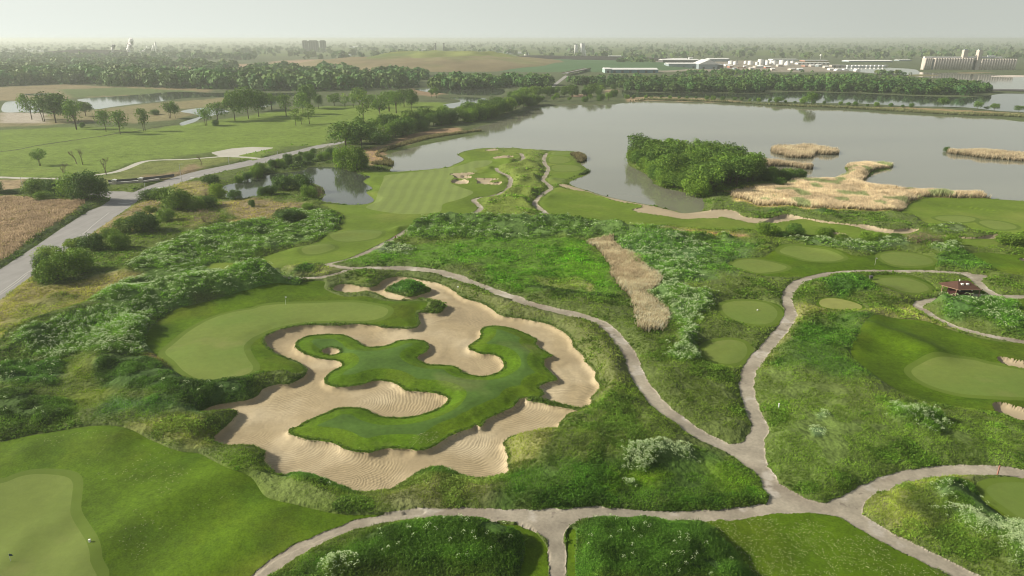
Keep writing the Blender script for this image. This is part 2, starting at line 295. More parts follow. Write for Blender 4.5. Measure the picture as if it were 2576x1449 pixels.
HARB = poly("""A4 700,345 1000,350 1500,370 1600,405 2000,408 2536,440 2950,460 2950,590 2536,585 2300,572 2210,545 2150,500 1900,470 1700,455 1500,440 1300,425 1050,405 900,390""")
POND = poly("""B2 0,440 150,410 350,400 500,380 560,350 800,350 900,380 1010,405 1060,430 1130,440 1060,490 1150,550 1090,590 1165,660 1090,700 900,705 780,690 690,680 660,660 695,620 690,570 640,525 560,500 450,490 300,500 205,530 150,590 60,640 -100,645 B1 2200,650 2130,620 2170,580 2110,560 2150,520 2270,490""")
W3 = poly("A1 20,780 50,690 200,683 380,690 390,780 200,785"); W6 = poly("A1 220,612 400,604 570,604 450,618 300,626")
W4 = poly("A1 740,665 1000,640 1400,614 1700,590 2200,602 2536,604 A2 480,600 330,650 290,700 160,728 60,735 100,650 A1 2200,640 1800,650 1530,685 1300,707 1100,732 900,757 860,700")
W5 = poly("A1 1740,775 2000,740 2180,765 2200,790 1960,835 1900,870 1840,892 1750,915 1740,888 1860,850 1930,825 1870,802")
W7 = poly("A2 1880,735 1850,712 2000,690 2010,670 1900,645 2090,642 2250,650 2280,680 2100,722 1950,747")
W8 = poly("A2 1560,560 1830,562 2200,572 2429,562 2400,620 2080,622 1900,608 1700,590")
CART = [("B2 2330,370 2350,400 2440,440 2465,490 2440,560 2390,600 2280,635 2130,660 2120,680 2160,720 2180,755 2120,800 2000,840 1850,875 1700,897 1560,920 1450,975 1350,1040 1150,1140 950,1230 800,1280 720,1300 780,1325 900,1345 1050,1350", 1.15),
 ("B2 1000,1352 1400,1345 1600,1355 1800,1385 2000,1440 C2 1850,22 2000,70 2200,150 2350,210 2536,265 C3 150,280 300,325 500,375 700,420 850,470 960,520 1050,600 1130,700 1200,800 1240,900 1290,1020 1360,1130 1440,1240 1550,1340 1700,1440 D3 1850,110 2050,190 2200,260 2330,350 2450,430 2530,510 D4 130,600 200,670 300,720 420,770 600,800 800,840 950,900 1100,1000 1300,1110 1500,1210 1700,1310 1900,1400 2050,1480 2200,1560 2400,1660", 1.5),
 ("B4 2100,1395 1900,1365 1600,1350 1300,1350 1000,1350 700,1370 500,1415 C4 440,55 380,85 310,150 285,220 300,300 320,370 290,450 200,570 100,680 20,770 C3 2390,840 2350,900 2325,980 2320,1080 2345,1200 2385,1320 2440,1430 D3 2440,60 2410,130 2360,210", 1.45),
 ("D2 -60,1580 60,1490 200,1390 330,1305 480,1220 700,1120 950,1020 1200,960 1500,915 1800,908 2100,912 2350,922 D3 0,930 150,922 350,925 600,915 800,893 1100,888 1500,888 1900,878 2200,855 2536,812 D4 200,800 400,795 600,800", 1.25),
 ("D3 -100,935 100,930 250,975 400,1050 490,1130 525,1250 525,1350 520,1449 515,1600", 1.25),
 ("D4 700,800 850,745 950,690 1100,610 1300,530 1500,480 1700,455 1900,440 2200,438 2400,455 2536,480 2750,530", 1.35),
 ("C4 1990,-10 2080,60 2150,130 2250,190 2350,212 2536,212 2800,212", 1.3), ("B4 2000,1390 2150,1388 2100,1430", .9),
 ("C4 2400,225 2200,235 1850,235 1700,243 1560,265 1530,310 1600,360 1700,420 1850,490 2050,550 2300,605 2536,640 2800,690", 1.25),
 ("C2 390,80 500,72 650,60 800,30 920,-10 1000,-25", .9), ("B2 560,1300 450,1315 300,1335 220,1365 230,1400 380,1450", .7),
 ("B3 415,228 390,280 400,330 430,370 410,430 380,480 410,510 460,560 420,590 350,640 300,700 350,750 400,790 450,845", 1.15),
 ("B3 170,230 195,270 160,310 110,335", 1.1), ("B3 -150,910 100,900 170,880", 1.0)]
CARTP = [poly("D3 1950,150 2070,187 2250,182 2330,150 2430,80 2500,60 2500,250 2536,400 2450,430 2330,345 2150,240", False),
 poly("D3 2450,380 2536,500 2530,700 2450,800 2300,860 D4 200,850 420,835 700,850 1000,1020 1060,930 1010,860 1010,790 1080,690 1150,630 1050,600 900,680 660,755 450,700 220,560 110,430 60,380", False),
 poly("D3 250,930 420,925 700,925 860,925 740,970 640,1030 600,1090 600,1200 460,1150 330,1020 250,985", False),
 poly("C4 1790,180 1830,175 2060,180 2280,205 2400,225 2300,245 2050,240 1850,245", False)]
ROAD = poly("B1 -600,1800 -300,1545 0,1330 360,1095 600,930 850,770 960,730 1050,670 1040,650 900,640 800,620 800,585 1040,588 1180,588 1260,600 1400,540 1550,490 1700,440 1900,390 2200,330 2400,285 B2 0,300 200,245 400,205 620,150 830,120 1000,85 1000,100 830,140 500,210 370,250 130,320 0,345 B1 2400,340 2200,385 1900,450 1600,545 1450,600 1330,665 1200,760 1000,900 800,1040 590,1175 350,1350 230,1449 C1 0,245 -300,480 -600,720", False)
PARKPATH = [("B1 -200,450 0,455 300,465 700,465 900,435 1080,408 1200,370 1350,310 1500,292 1800,283 2100,260 2300,262 2450,275", 1.9)]
PARKPAD = poly("B1 2000,220 2200,180 2400,165 2620,172 2500,200 2300,240 2230,262 2100,262", False)
FAIRSTRIPE = poly("B2 1090,740 1150,705 1190,640 1220,560 1255,480 1270,440 1400,422 1700,388 1900,362 2030,330 2130,300 2290,300 2230,350 2120,372 2150,400 2020,435 1900,480 1900,520 2000,560 2110,600 2050,640 1950,680 1820,720 1780,790 1500,805 1300,790 1150,765")
SMALLSAND = [poly("B2 2220,196 2300,186 2350,192 2320,205 2250,209"), poly("B2 2290,272 2350,257 2420,252 2492,253 2480,267 2400,282 2330,287"),
 poly("B2 1872,430 1960,420 2060,412 2125,416 2110,430 2050,440 2095,453 2080,468 1990,472 1930,460 1925,442"), poly("B2 1897,506 1920,482 1980,475 2050,485 2070,502 2050,518 1960,523"),
 poly("B2 2112,467 2200,468 2340,473 2340,483 2270,495 2290,507 2370,507 2385,519 2350,533 2250,527 2140,513 2155,490"),
 poly("B4 715,990 760,985 850,1005 830,1018 760,1013"), poly("B4 1710,1015 1850,1022 2000,1032 2100,1030 2200,1010 2300,1010 2335,1030 2300,1045 2050,1048 1850,1038"),
 poly("C4 2280,800 2350,800 2450,820 2536,835 2700,860 2700,925 2536,905 2400,880 2300,845"), poly("C4 2230,1250 2280,1230 2350,1235 2450,1265 2600,1300 2750,1340 2750,1450 2536,1405 2400,1370 2280,1320"),
 poly("B4 2490,1240 2536,1225 2750,1230 2750,1270 2536,1262")]
BEACH = poly("B3 525,530 600,525 680,540 830,587 950,627 1100,657 1200,682 1350,712 1450,727 1600,762 1720,790 1850,775 2000,768 2150,770 2230,790 2280,830 2400,850 B4 0,852 130,845 250,815 330,818 450,845 600,870 750,890 900,905 1050,915 1180,945 1300,960 1450,945 1540,955 1480,985 1400,1000 1200,990 1070,970 950,935 800,910 600,890 450,860 330,870 150,895 B3 2391,898 2250,870 2070,835 2040,850 1900,850 1800,857 1700,857 1550,830 1300,795 1230,765 1320,745 1290,718 1100,690 950,645 830,602 680,582 590,560")
GREENS = [poly("C1 1560,690 1650,600 1800,470 2000,350 2200,290 2400,262 C2 100,232 300,222 600,216 900,213 1100,233 1250,270 1300,310 1250,360 1100,380 900,378 600,378 400,400 200,450 60,510 -20,560 C1 2310,650 2350,760 2400,840 2370,900 2200,950 2000,970 1850,950 1740,880 1650,780", z=1.7),
 poly("D1 -400,620 0,570 200,500 380,478 600,500 690,560 680,700 670,850 760,1020 840,1180 860,1320 820,1520 -400,1600"),
 poly("C4 1465,920 1530,870 1650,830 1850,812 2050,822 2200,860 2536,925 2800,970 2800,1215 2536,1185 2300,1175 2000,1150 1800,1110 1620,1050 1500,980"),
 poly("C3 2080,330 2110,285 2220,258 2350,255 2480,270 C4 150,310 190,360 180,410 130,460 30,482 C3 2350,475 2230,445 2130,400"),
 poly("C3 1912,735 1955,672 2050,638 2180,626 2280,650 2322,705 2310,775 2240,840 2130,860 2010,835 1935,785"),
 poly("C4 1110,85 1200,52 1400,50 1540,90 1620,140 1610,175 1500,198 1350,190 1200,150"),
 poly("B3 2180,1290 2250,1245 2391,1232 B4 150,1260 280,1310 200,1350 0,1368 B3 2350,1350 2230,1320"),
 poly("B4 210,1165 300,1132 450,1135 650,1165 800,1215 810,1240 700,1260 500,1250 350,1210"), poly("B4 1165,1212 1250,1187 1400,1187 1550,1212 1650,1250 1655,1288 1500,1308 1300,1300 1200,1260"),
 poly("D4 2180,620 2300,567 2536,562 2850,590 2850,1010 2536,925 2350,800 2220,700"),
 poly("B4 1690,835 1800,817 1950,822 2070,850 2040,880 1900,888 1750,868"), poly("B4 2105,890 2200,872 2350,892 2460,930 2430,955 2250,950"),
 poly("B3 470,222 560,212 640,218 660,232 560,248 470,245"), poly("B3 445,270 540,262 620,275 640,300 560,322 450,318"), poly("B3 470,350 560,338 700,345 750,370 700,395 560,402 480,390"), poly("B3 435,478 540,468 590,480 600,500 540,520 450,520"),
 poly("B2 750,1010 900,975 1100,960 1240,985 1180,1030 950,1060 800,1050"), poly("B2 480,1150 600,1105 760,1110 790,1140 650,1180 520,1185")]
COLLARS = [poly("D1 -400,600 0,540 180,488 350,463 550,473 680,508 752,590 742,760 822,960 902,1100 947,1250 942,1380 900,1520 -400,1700")]
TANTEE = poly("C4 590,265 640,235 750,236 900,272 990,312 980,345 900,352 750,345 610,315")
TURFS = [poly("C1 1390,660 1450,560 1520,430 1640,360 1750,325 2000,270 2300,200 C2 0,185 130,150 300,130 450,125 480,100 600,80 700,85 690,130 780,180 900,215 1100,220 1300,260 1500,260 1640,270 1680,300 1640,345 1560,360 1575,480 1480,500 1250,492 1000,465 600,468 350,498 200,540 125,590 115,660 180,730 330,805 440,850 500,890 480,930 400,960 300,950 150,975 0,990 C1 2300,990 2000,1010 1850,1005 1700,960 1620,900 1540,830 1440,740"),
 poly("D1 -500,260 0,180 300,120 700,83 1050,80 1250,120 1450,200 1700,290 1900,310 2050,400 2200,500 2400,560 D2 145,720 400,800 650,860 870,900 1300,900 1650,887 1500,950 1200,1000 900,1060 600,1180 300,1300 100,1420 -200,1640 D1 1800,1800 -500,1800"),
 poly("C4 890,720 940,640 1000,540 1080,450 1200,430 1450,445 1650,470 1800,520 2000,585 2300,645 2850,740 2850,1500 2536,1430 2300,1340 2000,1280 1700,1240 1500,1200 1300,1120 1100,990 970,880 900,800"),
 poly("C3 2040,325 2085,270 2200,242 2350,240 2536,270 C4 200,290 260,350 250,430 180,490 40,505 C3 2330,492 2190,455 2090,405"),
 poly("C3 1880,735 1930,660 2040,618 2180,605 2320,640 2370,700 2350,800 2270,865 2130,885 1990,855 1910,800"),
 poly("C4 560,275 610,228 750,228 920,262 1030,335 960,362 750,356 590,322"), poly("C4 1050,55 1150,15 1400,10 1600,70 1690,150 1640,200 1500,212 1330,205 1180,160"),
 poly("B3 2160,1295 2200,1240 2350,1222 2470,1212 B4 60,1210 150,1160 220,1122 350,1117 500,1127 650,1147 800,1187 900,1212 1000,1218 1080,1208 1180,1177 1350,1175 1500,1190 1620,1225 1700,1268 1690,1315 1640,1345 1300,1340 1000,1340 750,1358 500,1395 B3 2536,1400 2350,1360 2220,1330"),
 poly("B4 2030,1195 2150,1175 2350,1190 2850,1240 2850,1410 2536,1397 2350,1387 2230,1342 2150,1285 2080,1235"), poly("C4 2360,248 2536,232 2850,240 2850,430 2536,362 2430,312"),
 poly("D4 2105,610 2160,550 2300,533 2536,538 2850,560 2850,1130 2536,1005 2350,900 2200,785 2120,695"),
 poly("D3 1880,925 2100,908 2300,882 2536,858 D4 200,842 400,833 600,833 700,862 850,932 1000,1022 1250,1152 1500,1282 1700,1402 1900,1560 D3 2560,1600 2420,1480 2330,1360 2230,1230 2100,1100 2000,1000"),
 poly("D2 2330,985 2500,1003 D3 150,1000 270,1040 350,1110 410,1190 440,1280 430,1380 400,1560 150,1560 190,1350 212,1250 175,1130 100,1070 0,1030"),
 poly("D3 620,1050 690,1050 690,1200 685,1350 700,1560 625,1560 610,1200"),
 poly("B2 -480,1330 -400,1280 -300,1258 -100,1265 0,1250 200,1180 400,1130 600,1080 720,1010 830,950 850,870 885,822 800,770 660,715 900,712 1090,704 1170,672 1100,610 1095,590 1155,550 1070,490 1135,442 1020,405 1250,402 1400,396 1600,384 1850,360 1940,330 2025,282 1975,237 2015,210 2130,186 2250,176 2350,180 2400,215 2300,240 2500,240 2536,265 2450,300 2536,330 2400,350 2310,380 2360,410 2430,445 2440,500 2410,560 2350,590 2270,625 2110,650 2080,680 2130,720 2140,755 2080,800 1980,830 1830,862 1690,885 1540,910 1430,965 1330,1030 1130,1130 930,1220 790,1265 680,1290 450,1300 200,1325 0,1340 -200,1345"),
 poly("B3 440,215 550,208 650,213 690,238 620,268 700,310 770,350 822,390 778,428 700,453 640,478 610,470 590,510 520,528 450,532 425,500 440,440 445,370 415,320 410,270"),
 poly("B3 475,570 430,610 360,680 350,710 400,760 470,820 485,858 600,870 750,895 950,915 1150,930 1500,935 1700,950 2100,965 2400,975 B4 50,982 400,1002 700,1042 950,1072 1200,1062 1400,1022 1530,965 1400,990 1200,980 1070,960 950,925 800,900 600,880 450,850 330,860 150,885 B3 2391,888 2250,860 2070,825 2040,840 1900,840 1800,845 1700,845 1550,820 1300,785 1240,765 1330,745 1290,705 1100,680 950,635 830,592 600,572 530,556"),
 poly("B4 1860,1045 2050,1053 2300,1050 2290,1100 2200,1122 1950,1112"),
 poly("B4 1350,780 1450,705 1600,653 1900,655 2230,655 2536,675 2850,710 2850,1030 2536,1010 2400,1000 2100,965 1950,905 1700,903 1560,872 1500,832 1380,802")]
TURFL = ['turf around the curved green beside the huge bunker', 'broad sloping turf around the lower left green', 'deep mown bowl around the large right green', 'turf rim around the oval tee', 'turf rim around the small round tee', 'turf rim around the worn tan tee', 'turf around the tee in front of the shelter', 'mown terrace joining the three far tees', 'bright turf wedge at the right edge above the shelter', 'turf corner right of the shelter', 'turf around the green at the lower right edge', 'daisy speckled turf triangle below the path junction', 'curved turf ring inside the bottom path loop', 'narrow turf strip beside the bottom path', 'long light green slope from the tees to the striped fairway', 'turf strip holding the peninsula tees', 'long fairway along the lake beach', 'turf patch below the long thin bunker', 'open turf field at the far right']
NT_FAR = 14     # turfs from this index on lie on the far course
# ---------------------------------------------------------------- the land: one fan-shaped sheet cut along the outlines
ys = [34.0]
while ys[-1] < 30000: ys.append(ys[-1]+max(.26, 1.9e-5*ys[-1]**2))
ys = np.array(ys); us = np.linspace(-1.02, 1.02, 1000); U0 = us[0]; DU = us[1]-us[0]; YO = 25.0
NX, NY = len(us), len(ys)
print('grid', NX, NY)
GX = (us[None, :]*(ys[:, None]+YO)).ravel(); GY = np.repeat(ys, NX)
P2 = np.stack([GX, GY], 1)
idx = np.arange(NX*NY).reshape(NY, NX)
a, b, c, d = idx[:-1, :-1].ravel(), idx[:-1, 1:].ravel(), idx[1:, 1:].ravel(), idx[1:, :-1].ravel()
T = np.vstack([np.stack([a, b, c], 1), np.stack([a, c, d], 1)]); TAGS = np.zeros(len(T), np.int32)
ATT = np.full((len(P2), 6), FARV, np.float32)      # distances: sand, turf, path, water, road, small sand
SA, TU, PA, WA, RO, SS = range(6)
def cut(s, col, tag_id, only=None):
    """split the sheet along s = 0 and mark the inside; s is given at every vertex"""
    global P2, T, TAGS, ATT
    s = np.where(np.abs(s) < 2e-3, 2e-3, s); ATT[:, col] = np.minimum(ATT[:, col], s)
    m = TAGS == 0; neg = s[T] < 0; k = neg.sum(1)
    TAGS[m & (k == 3)] = tag_id
    mix = np.where(m & (k > 0) & (k < 3))[0]
    if len(mix) == 0: return
    t = T[mix]; ng = neg[mix]; one = ng.sum(1) == 1
    odd = np.where(one, ng.argmax(1), (~ng).argmax(1)); r = np.arange(len(t))
    A, B, C = t[r, odd], t[r, (odd+1) % 3], t[r, (odd+2) % 3]
    e = np.vstack([np.sort(np.stack([A, B], 1), 1), np.sort(np.stack([A, C], 1), 1)])
    key = e[:, 0].astype(np.int64)*(10**8)+e[:, 1]; uq, inv = np.unique(key, return_inverse=True)
    i, j = (uq//10**8).astype(int), (uq % 10**8).astype(int); w = (s[i]/(s[i]-s[j]))[:, None]
    n0 = len(P2); P2 = np.vstack([P2, P2[i]*(1-w)+P2[j]*w]); ATT = np.vstack([ATT, ATT[i]*(1-w)+ATT[j]*w]).astype(np.float32)
    Pn, Qn = n0+inv[:len(t)], n0+inv[len(t):]
    tin = np.where(one, tag_id, 0); tout = np.where(one, 0, tag_id)
    T[mix] = np.stack([A, Pn, Qn], 1); TAGS[mix] = tin
    T = np.vstack([T, np.stack([Pn, B, C], 1), np.stack([Pn, C, Qn], 1)]); TAGS = np.concatenate([TAGS, tout, tout])
REG = []
def region(name, sfun, col, mat, label):
    REG.append((name, mat, label)); cut(sfun(P2), col, len(REG))
def sf(Q): return lambda P: sdf_poly(P, Q)
def cart_sdf(P):
    s = np.full(len(P), FARV, np.float32)
    for st, w in CART:
        q = line(st); s = np.minimum(s, dist_line(P, q, 12)-w)
    for q in CARTP: s = np.minimum(s, sdf_poly(P, q))
    wob = (vnoise(P[:, 0], P[:, 1], 1.6, 3)-.5)*.45+(vnoise(P[:, 0], P[:, 1], .5, 4)-.5)*.25+.12
    return s+wob.astype(np.float32)
def park_sdf(P):
    s = sdf_poly(P, PARKPAD)
    for st, w in PARKPATH: s = np.minimum(s, dist_line(P, line(st), 12)-w)
    return s
def sand_sdf(P):
    s = sdf_poly(P, SAND_OUT, 25); s = np.maximum(s, -sdf_poly(P, ISLE, 25)); s = np.maximum(s, -sdf_poly(P, DUNE, 25))
    s = np.maximum(s, .55-dist_line(P, BANK, 25)); pot = sdf_poly(P, POT)
    s = np.minimum(s, pot); return s+((vnoise(P[:, 0], P[:, 1], .9, 5)-.5)*.30).astype(np.float32)
arcs = []
for c, p, r, f in (("C2 950,1180", "C2 1500,1220", 15, 9), ("C2 2000,700", "C2 2180,850", 8, 10), ("C3 550,700", "C3 620,1080", 10, 9.5), ("C2 1850,250", "C2 1980,430", 12, 8), ("C2 250,900", "C2 380,1180", 8, 9),
                   ("D2 300,50", "D2 500,330", 9, 9), ("D2 750,150", "D2 930,410", 9, 9), ("D2 1000,330", "D2 1230,430", 6, 9), ("D2 1900,100", "D2 2130,240", 8, 9.5), ("D2 2050,150", "D2 2230,400", 8, 9), ("C3 350,300", "C3 450,640", 9, 9), ("C3 -100,1100", "C3 200,1300", 9, 9), ("D1 2300,0", "D1 2420,140", 5, 9), ("C2 1000,300", "C2 1080,580", 7, 9), ("D2 900,500", "D2 1050,570", 7, 10)):
    g = ground(PX(c))[0]; h = ground(PX(p))[0]; arcs.append((g[0], g[1], h[0], h[1], r*.9, f*1.3))
M_SAND = sand('raked_sand', arcs); M_SAND2 = surf('bunker_sand', (.31, .262, .175), ((.08, .08), (.7, .06)), .95, mixes=(((.39, .335, .24), .06, .5, .65, .6),))
M_STRIPE = stripes('striped_fairway', ground(PX("B2 1450,790"))[0], ground(PX("B2 1660,400"))[0], 2.4)
region('cart_path', cart_sdf, PA, M_PATH, 'pale concrete cart paths winding between the greens and tall weeds')
region('road', sf(ROAD), RO, M_ROAD, 'grey two lane asphalt road running along the left side')
ROAD2 = poly('A2 1870,820 1960,795 2130,740 2290,700 2429,660 A3 100,640 350,585 440,558 600,432 640,432 460,572 360,600 120,660 A2 2429,690 2300,725 2150,772 2000,825 1880,838', False)
region('road', sf(ROAD2), RO, M_ROAD, 'far stretch of the asphalt road between creek and wooded bank')
region('footpath', park_sdf, RO, M_GRAVEL, 'pale gravel footpath and pad across the green park')
region('sand_bunker', sand_sdf, SA, M_SAND, 'huge raked sand bunker winding around the island of turf')
REG.append(('lake', M_WATER, 'broad grey lake behind the golf course')); cut(sdf_poly(P2, LAKE), WA, len(REG))
for nm, q, lb, mt in (('channel', CHAN, 'dark water channel between the causeway and the tree belt', M_CHAN), ('harbour', HARB, 'harbour water in front of the grain elevator', M_WATER), ('pond', POND, 'still pond beside the striped fairway', M_POND),
                      ('pond', W3, 'small pond behind the grove at the left', M_POND), ('pond', W6, 'sliver of water in the reed flats at the far left', M_POND), ('pond', W4, 'long park pond below the far woods', M_POND), ('pond', W5, 'narrow inlet beside the park trees', M_POND), ('pond', W7, 'curved creek end beside the far road', M_POND), ('pond', W8, 'dark creek under the far woods', M_POND)):
    region(nm, sf(q), WA, mt, lb)
sb_lab = ['thin bunker at the far tip of the peninsula', 'oval bunker near the peninsula tip', 'two armed bunker at the fairway edge', 'round bunker below the two armed bunker', 'forked bunker beside the peninsula path', 'small bunker behind the round bushes', 'long thin bunker in the far right fairway', 'bunker behind the large right green', 'bunker in front of the large right green', 'bunker at the right edge beyond the shelter']
for q, lb in zip(SMALLSAND, sb_lab): region('sand_bunker', sf(q), SS, M_SAND2, lb)
region('sand_strip', lambda P: sdf_poly(P, BEACH), SS, M_SAND2, 'long winding strip of sand between fairway and lake')
gl = ['large curved putting green beside the huge bunker', 'putting green at the lower left corner', 'large oval green at the right edge', 'oval tee left of the loop path', 'small round tee beside the loop path', 'oval tee in front of the shelter', 'tee at the left end of the far terrace', 'long oval tee on the far terrace', 'round tee at the right end of the far terrace', 'green at the lower right edge', 'pale tee on the far right field', 'pale tee beside the far right field', 'topmost tee on the peninsula', 'second tee on the peninsula', 'third tee on the peninsula', 'nearest tee on the peninsula', 'pale tee on the light green slope', 'pale tee at the bottom of the light green slope']
for q, lb in zip(GREENS, gl): region('putting_green' if 'green' in lb and 'tee' not in lb else 'tee_box', sf(q), TU, M_GREEN, lb)
region('green_collar', lambda P: np.minimum.reduce([sdf_poly(P, q, 6) for q in GREENS])-1.3, TU, M_COLLAR, 'slightly longer collar of turf around the greens and tees')
region('green_collar', sf(COLLARS[0]), TU, M_COLLAR, 'darker collar of turf around the lower left green')
region('tee_box', sf(TANTEE), TU, M_TAN, 'worn tan tee above the slope at the right')
region('fairway', lambda P: sdf_poly(P, ISLE, 25)+3.4, TU, M_ISLEIN, 'darker mown strip along the middle of the bunker island')
region('island_turf', lambda P: sdf_poly(P, ISLE, 25), TU, M_ISLE, 'island of turf with long arms inside the huge bunker')
region('fairway', sf(FAIRSTRIPE), TU, M_STRIPE, 'striped pale green fairway on the peninsula')
for i, q in enumerate(TURFS): region('mown_turf', sf(q), TU, M_TURF if i < NT_FAR else M_TURF2, TURFL[i])
